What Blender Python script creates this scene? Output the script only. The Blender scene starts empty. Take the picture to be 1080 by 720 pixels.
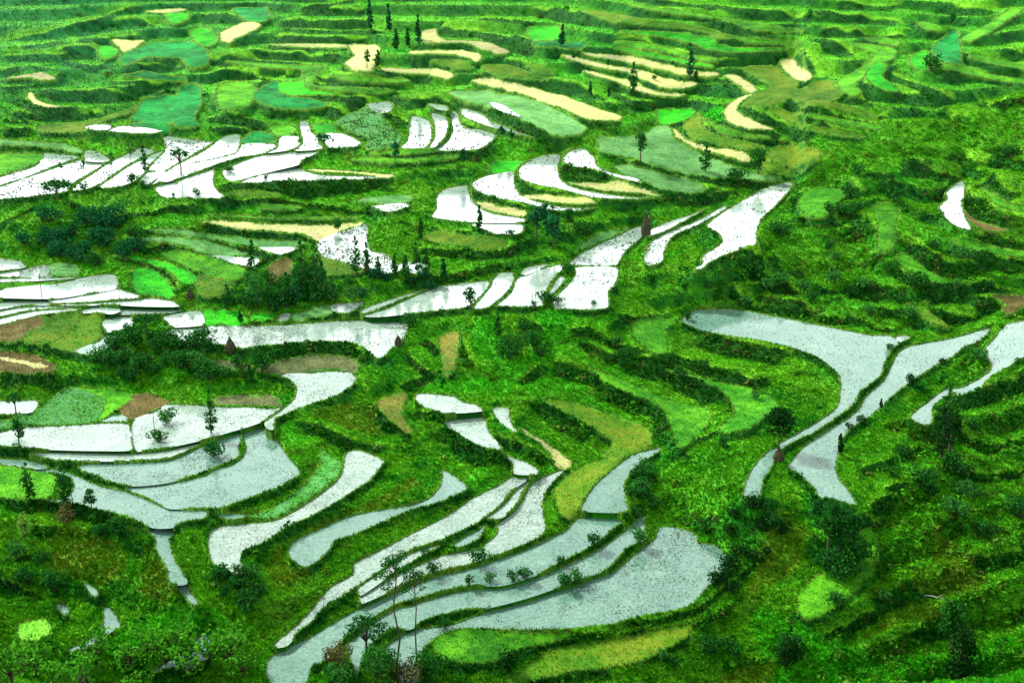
import numpy as np, math
F = 1500.0
PITCH = math.radians(20.0)
SP, CP = math.sin(PITCH), math.cos(PITCH)
CAM_Z = 150.0

def dirs(px, py):
    a = (np.asarray(px, float) - 540.0) / F
    b = (360.0 - np.asarray(py, float)) / F
    return a, CP + b * SP, -SP + b * CP          # world ray direction

def pix2plane(px, py, z):
    """point of the horizontal plane at height z seen at this place of the photograph"""
    dx, dy, dz = dirs(px, py)
    t = (z - CAM_Z) / dz
    return dx * t, dy * t

def pix2slope(px, py, pl):
    """the same for a gently tilted plot pl = (x0, y0, z0, slope x, slope y)"""
    dx, dy, dz = dirs(px, py)
    t = (pl[2] - CAM_Z - pl[3]*pl[0] - pl[4]*pl[1]) / (dz - pl[3]*dx - pl[4]*dy)
    return dx * t, dy * t

def parse(txt):
    out = []
    for line in txt.strip().split('\n'):
        k, pts = line.split('|')
        out.append((k, np.array([[float(q) for q in p.split(',')] for p in pts.split()])))
    return out

def smooth_poly(p, sub=4):
    """closed centripetal-like Catmull-Rom through the traced corners"""
    p0, p1, p2, p3 = np.roll(p, 1, 0), p, np.roll(p, -1, 0), np.roll(p, -2, 0)
    out = []
    for s in range(sub):
        t = s / sub
        m1 = (p2 - p0) * 0.5
        m2 = (p3 - p1) * 0.5
        L = np.linalg.norm(p2 - p1, axis=1, keepdims=True)
        for m in (m1, m2):
            n = np.linalg.norm(m, axis=1, keepdims=True) + 1e-9
            m *= np.minimum(1.0, 0.9 * L / n)
        h00 = 2*t**3 - 3*t**2 + 1; h10 = t**3 - 2*t**2 + t; h01 = -2*t**3 + 3*t**2; h11 = t**3 - t**2
        out.append(h00*p1 + h10*m1 + h01*p2 + h11*m2)
    return np.stack(out, 1).reshape(-1, 2)

def raster(poly, shape, x0=0.0, y0=0.0, sx=1.0, sy=1.0):
    """even-odd fill; cell (j, i) has its centre at x0 + i*sx, y0 + j*sy. returns (j0, i0, mask)"""
    gx = (poly[:, 0] - x0) / sx; gy = (poly[:, 1] - y0) / sy
    i0 = max(0, int(math.floor(gx.min()))); i1 = min(shape[1] - 1, int(math.ceil(gx.max())))
    j0 = max(0, int(math.floor(gy.min()))); j1 = min(shape[0] - 1, int(math.ceil(gy.max())))
    if i1 < i0 or j1 < j0:
        return 0, 0, np.zeros((0, 0), bool)
    I = np.arange(i0, i1 + 1)
    m = np.zeros((j1 - j0 + 1, i1 - i0 + 1), bool)
    xa, ya = gx, gy; xb, yb = np.roll(gx, -1), np.roll(gy, -1)
    for r, j in enumerate(range(j0, j1 + 1)):
        c = (ya <= j) != (yb <= j)
        if not c.any(): continue
        xs = np.sort(xa[c] + (j - ya[c]) * (xb[c] - xa[c]) / (yb[c] - ya[c]))
        m[r] = (np.searchsorted(xs, I) % 2) == 1
    return j0, i0, m

def dilate(m, n):
    for _ in range(n):
        k = m.copy()
        k[1:] |= m[:-1]; k[:-1] |= m[1:]; k[:, 1:] |= m[:, :-1]; k[:, :-1] |= m[:, 1:]
        m = k
    return m

_rng = np.random.RandomState(7)
_LAT = _rng.rand(256, 256)
def vnoise(x, y, wl, seed=0):
    x = x / wl + seed * 17.31; y = y / wl + seed * 9.77
    xi = np.floor(x).astype(np.int64); yi = np.floor(y).astype(np.int64)
    fx = x - xi; fy = y - yi
    fx = fx*fx*(3 - 2*fx); fy = fy*fy*(3 - 2*fy)
    a = _LAT[yi % 256, xi % 256]; b = _LAT[yi % 256, (xi + 1) % 256]
    c = _LAT[(yi + 1) % 256, xi % 256]; d = _LAT[(yi + 1) % 256, (xi + 1) % 256]
    return (a*(1-fx) + b*fx)*(1-fy) + (c*(1-fx) + d*fx)*fy - 0.5     # -0.5 .. 0.5

def pushpull(z, w):
    """fill the cells of weight 0 smoothly from the others"""
    if min(z.shape) <= 2:
        m = (z*w).sum() / max(w.sum(), 1e-9)
        return np.where(w > 0, z, m)
    H, W = z.shape
    zp = np.pad(z*w, ((0, H % 2), (0, W % 2))); wp = np.pad(w, ((0, H % 2), (0, W % 2)))
    zs = zp[::2, ::2] + zp[1::2, ::2] + zp[::2, 1::2] + zp[1::2, 1::2]
    ws = wp[::2, ::2] + wp[1::2, ::2] + wp[::2, 1::2] + wp[1::2, 1::2]
    lo = pushpull(np.where(ws > 0, zs / np.maximum(ws, 1e-12), 0), np.minimum(ws, 1.0))
    up = upsample(lo, z.shape)
    k = np.minimum(w, 1.0)
    return z*k + up*(1 - k)

def upsample(lo, shape):
    h, w = lo.shape
    y = np.clip((np.arange(shape[0]) + 0.5) / 2 - 0.5, 0, h - 1); x = np.clip((np.arange(shape[1]) + 0.5) / 2 - 0.5, 0, w - 1)
    yi = np.minimum(y.astype(int), max(h - 2, 0)); xi = np.minimum(x.astype(int), max(w - 2, 0))
    fy = (y - yi)[:, None]; fx = (x - xi)[None]
    y2 = np.minimum(yi + 1, h - 1); x2 = np.minimum(xi + 1, w - 1)
    return (lo[yi][:, xi]*(1-fx) + lo[yi][:, x2]*fx)*(1-fy) + (lo[y2][:, xi]*(1-fx) + lo[y2][:, x2]*fx)*fy

# ------------------------------------------------------------------ rough relief of the valley
RIDGE = np.array([[1100, 90], [1080, 95], [1040, 108], [1000, 112], [933, 130], [900, 150], [870, 170], [846, 186]], float)

def solve_relief(fields, step=4):
    """how far the ground lies along each sight line, from level fields and the slope of the banks between them"""
    x0, y0 = -16.0, -8.0
    W, H = int(1112 / step), int(744 / step)
    gx = x0 + step*np.arange(W); gy = y0 + step*np.arange(H)
    lab = -np.ones((H, W), int)
    for k, (t, p) in enumerate(fields):
        j0, i0, m = raster(p, lab.shape, x0, y0, step, step)
        lab[j0:j0+m.shape[0], i0:i0+m.shape[1]][m] = k
    flat = lab >= 0
    _, dy, dz = dirs(np.zeros(H), gy)
    T = -dz / dy                                            # tangent of the depression of each row
    PX, PY = np.meshgrid(gx, gy)
    # slope of the open ground
    s = np.full((H, W), 0.24)
    s[PY < 140] = 0.22
    s[(PY < 130) & (PX < 260)] = 0.20
    hill = (PX > 690) & (PY > 190 - 0.0*PX)
    s[hill] = 0.33
    s[(PY > 330) & (PX > 420) & (PX < 700)] = 0.28
    s[(PY > 480) & (PX > 640)] = 0.33
    s[(PY > 540) & (PX < 230)] = 0.36
    # banks: short gaps between level fields are steep
    for i in range(W):
        col = flat[:, i]; j = 0
        while j < H:
            if not col[j]:
                e = j
                while e < H and not col[e]: e += 1
                gap = (e - j)*step
                if j > 0 and e < H:
                    if gap <= 8: s[j:e, i] = 0.5
                    elif gap <= 14: s[j:e, i] = 0.55
                    elif gap <= 26: s[j:e, i] = np.maximum(s[j:e, i], 0.45)
                    elif gap <= 40: s[j:e, i] = np.maximum(s[j:e, i], 0.33)
                j = e
            else: j += 1
    s[flat] = 0.0
    wet = np.array([t[0] == 'W' for t, p in fields])
    wv = np.where(flat, np.where(wet[np.maximum(lab, 0)], 6.0, 2.0), 1.0)
    # vertical links: row j (lower in the photograph) to row j-1 (farther)
    sm = np.where(flat[1:] & flat[:-1], 0.0, np.maximum(s[1:], s[:-1]))
    tv = np.log((T[1:, None] + sm) / (T[:-1, None] + sm))
    Wv = np.minimum(wv[1:], wv[:-1])
    Wh = np.where((lab[:, 1:] == lab[:, :-1]) & flat[:, 1:], np.where(wet[np.maximum(lab[:, 1:], 0)], 9.0, 2.5), 0.35)
    # the near hill on the right hides the foot of the far one
    ry = np.interp(gx, RIDGE[::-1, 0], RIDGE[::-1, 1], left=-99, right=90)
    for i in range(W):
        if ry[i] > 0:
            j = int(round((ry[i] - y0) / step))
            Wv[max(j-1, 0):j+1, i] = 0.02
    cut = (PY[:, 1:] < ry[None, 1:]) != (PY[:, :-1] < ry[None, :-1])
    Wh[cut & (PX[:, 1:] > 846)] = 0.0
    # unknowns: log of the drop below the camera; every level field is one single unknown
    idx = np.zeros((H, W), int); nf = len(fields)
    wet = np.array([t[0] == 'W' for t, p in fields])
    agg = np.zeros_like(flat)
    idx[agg] = lab[agg]; idx[~agg] = nf + np.arange((~agg).sum())
    n = nf + int((~agg).sum()); ix = idx.ravel()
    lT = np.log(T)
    tw = tv - (lT[1:] - lT[:-1])[:, None]
    tw[flat[1:] & flat[:-1] & (lab[1:] == lab[:-1])] = 0.0
    ja, ia = int((630 - y0)/step), int((540 - x0)/step)
    A0 = np.zeros((H, W)); A0[ja, ia] = 50.0
    w_a = math.log(250.0*T[ja])
    def back(r): return np.bincount(ix, r.ravel(), n)
    def apply(x):
        u = x[idx]
        r = A0*u
        d = Wv*(u[:-1] - u[1:]); r[:-1] += d; r[1:] -= d
        d = Wh*(u[:, 1:] - u[:, :-1]); r[:, 1:] += d; r[:, :-1] -= d
        return back(r)
    rhs = A0*w_a
    d = Wv*tw; rhs[:-1] += d; rhs[1:] -= d
    rhs = back(rhs)
    dg = A0.copy(); dg[:-1] += Wv; dg[1:] += Wv; dg[:, 1:] += Wh; dg[:, :-1] += Wh
    dg = np.maximum(back(dg), 1e-9)
    x = np.bincount(ix, np.repeat(np.log(np.maximum(60.0, 300*T))[:, None], W, 1).ravel(), n)/np.maximum(np.bincount(ix, minlength=n), 1)
    r = rhs - apply(x); z = r/dg; p = z.copy(); rz = (r*z).sum()
    for it in range(2200):
        Ap = apply(p); al = rz/(p*Ap).sum()
        x += al*p; r -= al*Ap
        z = r/dg; rz2 = (r*z).sum()
        if rz2 < 1e-8: break
        p = z + (rz2/rz)*p; rz = rz2
    h = np.exp(x[idx])
    Y = h/T[:, None]
    X = Y*((PX - 540)/F)/dy[:, None]
    return dict(Y=Y, X=X, Z=CAM_Z - h, lab=lab, gx=gx, gy=gy, it=it, ry=ry, PX=PX, PY=PY, rz=rz2)
FIELDS = r'''
W1|0,187 20,181 38,175 46,167 46.4,162.4 66,163.6 83,166.4 60,174 30,186 0,195.6 -12,198 -12,190
W2|0,197 84,169 94,172.5 109,173.6 74,195 71,202 50,205 30,208 0,210 -12,210 -12,200
W1|91,159 104,161 115,168 114,171 92,170 89,165
W1|112,174 144,158 150,156 160,158 162,161 138,172 120,183.6 100,197 76,200
W0|162,163 172,160 158,174 151,184 140,192 128,196.5 105,198 122,185.4 138,174.4
W2|167,145 176,144 190,146 216,149 223,151 180,177 176,180 158,180 160,174 174,160 175,153
W0|180,178 216,159 236,145 252,143 251,157 248,161 216,169.5 198,172.5 184,181 170,191 161,194
W0|156,182 175,181.5 160,193 148,195 150,188
W1|166,191 178,184 192,174 216,170 248,162 252,158 256,152 288,152 291,156 278,162 250,167 216,178 186,189 174,192
W0|164,199 170,196 185,193 197,207 196,209 172,208
W0|188,192 216,181.5 225,179 225,196 236,208 216,209 200,208.5
W0|296,145 314,144 314,150 317,152 310,157 294,160 282,161 293,156
W1|317,129 325,129.6 327,138 334,145 336,152 341,157 312,159 314,156 320,151 318,140
W1|340,142 360,141 380,150 375,155 348,156 344,152
W0|236,180 266,167 292,162 336,160 320,168 314,174 282,182 252,191.5 241,191 235,184
W1|254,192.5 282,183 312,176 322,181 340,185 376,186 412,187.5 396,189 336,190.5 296,192
tan|323,179.5 342,180 380,182.5 416,184.5 408,186.5 376,185 340,183.5
olive|236,206 250,204 296,205 276,207.5 246,208
W1|91,134 108,131 117,133 110,138 95,136.5
W0|112,138 128,133 140,133.5 170,138 160,141 140,140.5
teal|138,128 178,128 170,136 142,132
teal|254,150 268,138 286,142 289,151 256,151.5
W1|435,123 452,128 455,137 453,150 447,156 423,156.5 430,149 432,138
W1|455,120 467,122 472,128 469,144 457,156 453,156 459,145 459,132
W0|452,110 470,112 472,117 460,115
W2|476,119 483,120 485,130 494,136 508,137 522,143 518,149 503,158 459,158.5 472,150 478,138
W0|488,115 507,120 517,128 530,133 547,140 563,145.5 545,141.5 520,135 500,128 488,122
sage|472,96 492,94 516,96 552,102 582,114 618,132 612,137 584,138 562,130 532,120 508,108
W1|518,108 530,111 541,118 548,123 534,120 522,114
tan|498,84 512,81 552,90 592,100 632,114 656,121 650,124.5 622,124 592,112 556,98 530,91
W0|462,206 472,199 492,196 494,204 500,214 508,221 522,226 554,231 552,234.5 494,234.5 456,229 461,220
tan|501,214 512,216 554,224 553,229 522,224.5 509,220
W0|496,236 550,236.5 549,246 524,247 508,241
W2|498,194 512,186 536,181.5 541,181 541,189 544,199 549,206 560,211 588,218 612,220 628,219 612,222 584,222 560,216 540,212 520,208 505,202
tan|551,204.5 572,206 598,212 627,217 612,218.5 588,216 560,209.5
W1|548,178 560,169 576,164 590,164 588,176 590,188 598,195 612,200 640,205 668,208.5 697,209 660,210 624,208 592,200 564,194 550,189
tan|599,192 632,197 648,197 672,202 698,208 668,207 640,203.5 612,198
W1|594,168 600,161 614,157 626,166 630,176 648,183 672,189 676,193 650,187 628,180 608,177 597,173
sage|632,144 648,143 682,139 692,132 706,132 710,144 724,154 748,163 772,172 792,178 824,182 816,184.5 784,184 756,182 730,177 704,174 660,164 648,161.5 634,157
sage|650,175 678,178 704,182 736,186 744,194 724,197 696,197 676,191 655,184
bright|694,115 728,114 732,118 724,124 700,130 695,125
tan|614,54 648,57 668,59 698,66 728,73 758,76 754,79 728,78 688,69 648,61 616,56
tan|593,56 607,59 632,65 648,68 678,74 708,84 736,86 728,90 708,91.5 684,84 664,75 648,72 630,69 605,62
tan|616,72.5 648,80 672,88 696,96 724,98 708,100 678,96 658,88 646,83 630,79
tan|445,32 459,29 461,36 472,40 508,42 536,51 534,54 512,50 492,43 458,43 446,39
tan|432,52 488,51.5 507,57 503,61 486,56 462,54 432,54.5
tan|402,69 432,70.5 458,71 474,74 478,79 468,80 452,76 432,75 402,72
olive|454,62 478,62 500,69 488,70 470,66
tan|368,45 396,46 400,49 392,70 372,69 364,64 374,57 370,51
tan|282,44.5 326,44 366,45 366,48 326,47.5
tan|233,32 262,21 274,23 270,28 248,38 242,42 235,40
tan|118,40 140,41 152,40 138,50 130,53 126,47
tan|154,10 180,7.6 196,8.5 178,12
bright|174,13 198,12 196,18 182,21 176,17
bright|202,32 208,28 222,30 228,42 216,45 206,39
bright|104,49 118,48 124,55 112,60 106,57
teal|128,57 144,51 160,44 196,43 216,51 217,66 200,66 192,60 172,58 152,58 130,66
teal|130,77 160,76 190,80 196,83 170,82 140,79
teal|150,106 166,101 184,100 183,112 181,126 140,125.6 146,115
teal|194,89 210,92 212,104 209,112 204,121 210,131 195,130 184,127 183,107
olive|42,131 90,128 128,116 148,110 145,114 112,125 90,137 60,138 40,136
tan|33,98 38,104 50,109 66,111.5 48,112 34,107 29,100
tan|6,82 30,77 46,76 58,81 50,83 30,80
lawn|8,163 44,163 44,170 20,179 0,184 -12,184 -12,165
sage|-12,148 0,148 60,150 88,156 84,158.5 40,153 0,152 -12,152
teal|266,98 292,84 296,98 322,102 344,106 340,110 302,111 276,106
bright|294,86 320,85 322,92 344,95 356,97 324,97.5 300,97
sagew|356,126 386,115 396,120 405,128 422,140 421,150 412,157 385,157 390,146 375,138 360,131
W1|388,110 412,108 413,116 402,120 392,115
lawn|285,132 304,131 312,135 308,142 294,144 290,140
bright|331,131 346,129 354,135 348,139 334,139
tan|208,233 216,234 256,236 316,238 352,238 380,234 384,236 356,246 336,254 328,250 318,246 296,244 236,240
sage|376,213 400,208 432,206 434,212 404,215
W1|392,217 428,214.5 431,218 410,224 398,220
sage|216,248 236,250 276,253 316,255 322,257 304,263 295,267 276,261 236,254
W1|272,261.5 284,261 300,260.5 314,262 302,267 294,269
sage|136,251 180,251 216,255 242,262 262,268 276,272 256,270 236,269.5 216,266 190,257 150,254
W1|220,269.5 256,271 274,273.5 266,281 246,278 232,273
sage|158,242 190,243 216,248 232,252 216,251 180,246
bright|120,268 140,270 176,277 200,288 208,294 200,300 188,294 180,286 152,275
lawn|174,269 186,265 216,271 240,279 259,286 248,296 212,287 192,278
olive|212,290 246,298 231,311 214,310 206,302
bright|140,298 143,283 160,285 178,298 183,308 180,314 164,310 148,309
W1|-12,272 0,273 22,276 26,282 0,286 -12,287
W0|-12,289 0,288 18,286 19,292 0,292.4 -12,292.4
W2|20,285 30,283 48,280 52,289 54,292.4 20,292.4
sage|50,278 76,277 84,284 80,290 66,292 53,288
W0|-12,294 0,294 78,293 60,295 0,298 -12,298
lawn|-12,300 0,299 80,294 60,298 20,302 0,303 -12,303
W0|8,304 60,299 86,293 120,290 123,304 96,309 66,314 46,315 0,314 -12,314 -8,309
W0|54,317 96,310.5 124,305 128,306 148,313 120,316 88,319 60,320
W1|-12,320 0,319 20,317 48,318 60,321 50,322 26,322 0,326 -12,328
W1|64,321.5 88,320.5 130,317.5 160,315 172,316 182,318 188,323 152,323 110,321 96,322
W1|-12,331 0,328 26,324 60,323 90,323 70,325 34,327 0,334 -12,337
W1|-12,339 0,336 34,328.5 68,326 84,325.5 78,328 40,333 0,343 -12,346
W0|84,329.5 98,324 124,325.5 126,328 118,331 104,329.5 92,330
W1|128,326.5 160,327 192,327.5 168,331 138,331.5 122,331
W1|172,334 192,329.5 211,328.5 215,340 212,343 182,345 178,340
W0|108,341 116,333 136,333 140,338 138,346 120,349 114,350
W1|80,370 104,360 114,353 122,356 116,364 102,374 90,374
W3|173,352 180,347.5 215,345 224,344 266,344 316,342 356,339 396,338 428,340 426,356 412,368 400,378 386,368 368,361 336,360 296,363 256,367 238,364 200,361 178,357
brown|-12,349 0,347 40,336 48,338 38,348 16,360 0,360 -12,360
olive|50,338 76,333 84,335 79,344 66,354 46,362 24,360 38,349
olive|88,334 102,333 109,336 105,344 106,354 88,366 76,369 52,364 80,348
brown|-12,372 0,372 30,374 58,384 59,388 48,394 30,394 0,392 -12,392
tan|0,377 20,379 40,383 50,387 40,388 20,383 0,380
W1|-12,423 0,423 20,423 38,422 40,427 34,434 12,437 0,437 -12,437
sagew|38,436 68,411 80,410 110,420 108,434 100,444 76,446 28,449 0,453 -12,455 -12,447 0,446
lawn|82,409 140,415 138,420 108,442 102,444 109,433 112,420
brown|143,415 178,423 164,432 138,442 127,435
W1|108,444.5 124,437 134,441.5 134,444.5
W2|-12,459 0,456 24,451 70,449 134,446.8 138,464 139,474 108,475 60,474 30,472 0,470 -12,470
W2|140,445 164,434 176,427 195,427 216,428 240,430 262,429.5 286,431.5 296,430 294,433 272,446 236,457 216,463 180,471 156,474 142,474
mud|228,418 260,416 292,417 295,427 270,428 240,428 226,424
W1|33,479 60,477 140,478.5 176,475.5 212,467 180,482 144,485 104,486 66,485.5 45,482
W1|-12,484 0,484 20,485 40,488 50,493 32,494 0,490 -12,490
W3|84,490 148,488 180,485 216,470 252,456.5 254,462 251,474 252,481 236,489 218,496 180,508 138,512 112,506 100,500 86,496
W2|134,515 172,511 216,502 228,495 246,490 258,480 260,470 256,460 260,454 272,451 282,456 294,468 302,480 314,494 315,500 304,508 290,515 276,520 256,527 232,535 216,535.5 180,536 168,531 152,523
W2|34,496.5 62,495.5 80,502 106,513 130,518 150,525 172,535 188,538 218,539 216,546 192,550 184,555.6 162,556 140,547 120,541 104,538 90,534 48,528 66,526 78,516 76,506 62,500
lawn|-12,491 0,492 32,496 56,500 58,516 50,525 0,524 -12,524
W2|158,559 184,558 179,568 182,586 192,604 196,615 180,614 176,598 166,582 164,568
W1|181,617 198,617 200,624 209,636 204,638 192,626
W0|86,615 96,618 103,624 101,630 96,627 91,619
W1|110,640 116,642 127,658 118,665 109,667 110,652
W1|72,685 96,673 110,669 120,672 100,679 84,686
W1|160,709 186,692 196,690 208,674 218,668 222,690 200,706 180,704
W0|60,637 72,640 73,646 66,648
lime|20,660 34,655 50,655 54,665 45,675 24,676
W0|228,543 242,542 262,543 250,547 240,547.5
sagew|340,476 352,482 360,488 356,500 336,516 312,532 290,545 264,546 276,540 296,532 316,518 334,498 338,486
W2|366,478 378,475 404,486 400,494 388,508 384,510 364,523 336,540 300,557 276,573 254,584 255,606 236,600 224,592 220,578 222,562 234,555 290,549 316,536 344,517 360,502 364,484
W0|304,582 312,570 336,559 368,545 408,537 432,533 452,526 465,512 467,500 464,497 470,497 492,513 478,523 456,532 432,538 406,549 372,564 354,570 348,578 336,590 322,598 308,589
W1|438,420 442,415 478,418 488,424 502,427 508,433 468,435.6 454,432 444,427
W1|468,447 480,443 510,440 512,448 520,462 529,473.6 514,472.6 498,467 482,456
W1|530,474.6 534,480 544,484 556,488 568,496 564,500 543,499 541,490 532,482 518,474.2
W0|520,431 536,431 537,440 541,450 546,455 540,454 528,446
tan|548,456 560,460 580,470 602,486 598,491 588,489 580,476 560,464
W3|542,502 556,504 538,518 528,532 512,544 498,554 472,566 452,573 432,580 408,596 388,610 364,626 340,642 328,656 316,664 302,680 289,680 312,660 328,644 348,620 372,606 374,594 406,578 432,564 472,544 498,526 526,512
W2|548,512 558,506 550,520 544,532 528,546 514,547 522,540 538,526
W2|478,574 506,558 512,554 504,568 484,577
W2|432,584 464,575 456,580 432,593 410,607 380,627 378,620 404,602
W3|572,504 594,496 584,508 573,522 572,540 574,560 560,570 532,582 520,586 510,577 520,568 526,560 524,554 540,542 552,528 560,512
W3|444,595 472,585 508,580 516,588 490,596 466,601 432,612 404,626 380,636 380,629 410,611
W1|610,547 648,547 657,550 648,556 632,570 612,582 580,598 560,608 528,617 498,617 472,621 452,626.5 432,632.5 416,637 396,649 364,671 354,684 344,696 328,704 322,722 290,722 282,712 282,698 296,686 324,674 364,650 396,635 432,619.5 462,608 492,601 516,593.5 552,581 576,569.5 598,559
W1|432,639.5 474,626.5 498,622 532,620 560,612 592,599 628,582 654,564 678,544 680,548 679,558 681,568 660,578 648,592 636,602 612,610 588,619 552,631 512,641 498,641 468,647 444,655 432,663 416,662 404,668 388,682 380,700 376,710 370,694 366,680 376,672 392,658 416,643
W3|480,658 498,651 518,644 552,635 592,623 632,609 648,603 674,581 692,567 695,557 702,555.6 716,557 734,564 736,573 754,575 770,592 766,600 748,618 736,630 728,638 708,644 684,648 660,654 648,657 602,663 544,664 496,662 472,666 454,676 444,688 442,704 440,722 424,722 416,700 414,694 405,685 432,666 462,661
W1|614,538 616,530 626,514 648,494 668,480 696,472 694,477 678,486 664,500 658,510 660,530 662,538 648,540
olive|586,526 584,518 598,502 612,492 640,482 655,478 648,490 624,512 614,528 606,540 598,544 590,538
olive|572,420 612,425 648,436 672,443 686,454 684,467 664,476 640,481 636,478 648,462 632,452 600,434
lawn|620,388 648,396 678,408 708,420 744,430 750,438 744,450 728,466 716,470 710,450 702,432 690,420 660,410 640,402
lawn|698,386 728,392 760,402 788,408 820,426 804,446 788,460 762,462 760,454 776,436 768,418 756,406 734,396
W1|719,338 728,330 736,327 776,327 812,333 864,343 920,354 938,354 948,361 940,368 932,383 928,396 906,414 900,426 876,444 858,456 840,464 828,471 822,476 816,486 811,496 804,507 800,526 788,525 784,522 787,508 793,496 802,484 814,473 838,459 864,444 884,428 887,404 884,394 864,378 848,371 808,361 776,356 748,351 728,344
W1|942,383 948,372 960,365 1004,357 1044,346 1040,353 1032,360 1016,366 1002,378 992,382 964,400 940,418 924,434 902,448 890,460 883,482 881,494 886,508 892,514 903,532 892,530 874,525 864,524 860,516 848,504 832,493 832,491 840,480 852,468 864,460 904,434 914,418 932,402
W1|1038,371 1050,356 1060,343 1080,338 1092,335 1092,370 1080,376 1064,386 1044,398 1032,410 1010,417 1004,411 1016,408 1038,396 1047,386
W0|961,439 976,426 992,414 1000,409 1004,414 984,428 982,446 970,447
W1|746,238 760,226 780,214 804,200 828,193 836,195 824,210 814,220 802,232 797,246 797,257 786,261 762,270 746,278 740,284 733,283 741,278 742,270 762,256 760,248 752,243
W2|680,273 685,258 698,248 714,241 734,234 764,217 766,220 738,237 722,243 708,250 700,266 698,276 684,280
W3|600,279 610,270 632,258 648,251 664,243 675,239 680,247 660,264 651,279 648,280 610,280
W1|606,282 650,282 648,300 641,308 640,325 586,325 584,316 600,300 608,288
W0|686,243 708,233 728,227 742,221 720,234 700,244 684,250
sage|610,262 618,254 632,247 648,243 664,238 648,247 630,255
W0|579,310 590,292 596,294 592,300 582,311 578,313
W0|524,322 540,308 546,294 572,284 592,279 594,284 586,290 576,306 572,316 571,323 524,323
W0|549,288 556,282 580,279 554,290
W1|521,294 528,288 540,288 542,293 539,302 526,316 512,325 500,325 510,312 518,302
W0|385,333 408,326 432,315 462,303 498,298 515,297 513,306 506,313 492,324 438,330 400,334
W0|380,328 400,320 432,310 452,305 432,312.5 404,324 384,331
W0|296,332 306,331 304,338 294,339
W1|350,322 364,320 384,319 376,326 368,330 354,329
sage|308,332 346,322 354,330 328,334 310,338
bright|214,328 225,328 231,340 216,341
bright|228,328 252,328 260,339 234,340
bright|266,330 288,330 290,336 266,338
W3|335,258 344,250 368,242 386,237 387,252 390,264 406,268 416,277 424,284 412,288 392,288 382,283 360,276 340,270
W1|420,279 440,276 452,282 450,288 428,288
olive|338,273 360,278 384,287 356,289 344,289
brown|284,282 306,276 304,292 284,297
olive|449,250 462,245 492,250 534,259 514,264 492,260 456,255
W2|294,395 328,393.5 354,391.5 374,396 372,406 356,416 328,426 302,436 290,442 287,453 280,446 294,435 310,422 313,410 306,400
mud|270,388 316,380 356,378 376,384 374,395 354,390.5 328,392.5 292,394
mud|196,381 220,380 240,382 268,386 260,389 230,388 204,387
W0|945,355 960,355 950,361
W0|991,219 1000,210 998,204 1008,194 1016,192 1017,204 1014,216 1018,230 1024,242 1012,240 1000,233
brown|1017,222 1026,232 1044,239 1064,245 1050,247 1027,241 1020,232
lawn|845,205 862,196 880,198 893,203 882,212 878,222 862,228 846,220
lawn|922,216 948,214 944,235 942,262 926,262 928,240
lawn|1004,258 1044,264 1080,270 1092,271 1092,275 1040,270 1008,262
lawn|946,276 964,288 984,297 1004,300 992,294 976,286 952,268
brown|1044,314 1080,318 1092,320 1078,330 1060,334 1058,322
olive|958,324 976,328 1000,344 984,340
lawn|1034,196 1050,206 1064,216 1080,220 1092,222 1092,225 1056,218
lawn|842,634 864,618 912,584 924,590 918,614 900,636 870,654 846,658
olive|560,700 574,688 590,684 620,680 648,676 690,668 728,661 724,672 680,694 648,702 610,706 580,712 556,718 530,722
lawn|456,680 466,672 492,666 544,669 602,670 576,676 544,684 528,694 492,700 464,694
lawn|666,344 688,332 712,332 702,342 704,368 684,366 670,354
straw|464,356 472,351 484,352 482,372 478,388 470,393 466,376
straw|398,426 412,417 428,414 426,424 424,438 434,452 430,456 410,442
lawn|668,4 708,9 748,15 752,17 708,12
lawn|764,17 788,22 828,28 848,31 828,32 788,28 772,22
olive|610,9 648,13 668,17 708,23 738,27 760,33 776,38 760,38 738,30 708,26 650,20
lawn|776,39 808,41 848,44 828,45 790,43
bright|648,32 688,32 718,34 748,40 764,48 804,50 828,50 788,53 760,52 732,44 698,36
lawn|648,42 678,44 704,49 728,57 758,61 740,62 716,57 690,50 660,46
bright|648,48 668,51 698,57 734,64 752,68 738,68 704,61 668,54
olive|784,70 822,69 824,76 840,84 838,94 834,100 814,108 786,111 786,104 808,94 814,88 800,80
tan|824,64 840,64 852,74 856,80 842,84 828,72
tan|764,78 778,79 796,91 798,94 792,96 780,88
tan|796,97 786,102 780,108 776,114 784,122 804,130 816,135 790,133 772,128 764,119 768,110 782,101
olive|812,112 838,120 850,128 838,127 816,118
olive|838,97 856,88 868,85 878,86 878,92 890,99 878,104 860,110 848,107 836,102
olive|722,132 730,122 738,120 740,132 752,140 778,146 806,152 806,155 760,149 732,142
tan|710,134 716,138 724,146 748,153 784,158 792,164 788,167 760,159 732,153 714,142
olive|812,156 832,152 856,154 864,158 860,167 836,168 818,164
olive|800,160 812,165 816,170 838,173 828,175 808,173
lawn|744,122 760,132 784,139 812,143 790,142 760,137
lawn|884,85 900,76 918,64 922,54 902,48 900,45 926,47 944,53 942,60 916,72 910,80 902,88 908,97 896,98
bright|914,78 924,66 934,68 930,80 948,94 934,94 920,86
bright|960,62 976,54 980,68 972,74
lawn|970,23 1002,29 1000,32 978,30
lawn|914,40 944,41 948,46 928,45
teal|984,52 996,40 1008,34 1012,52 1012,64 992,64 988,58
lawn|1014,40 1030,32 1044,25 1060,14 1072,8 1076,12 1060,22 1044,33 1024,42
olive|864,104 890,110 926,121 924,123 890,114 864,108
lawn|850,118 864,121 900,127 928,132 926,135 890,129 864,124
olive|850,132 880,136 912,142 900,143 870,139
lawn|1024,57 1044,62 1080,70 1092,72 1092,75 1044,66 1024,60
lawn|992,66 1020,72 1044,79 1080,85 1092,87 1092,90 1040,82 1000,71
olive|510,68 542,69 562,78 580,82 544,79 516,74
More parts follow.
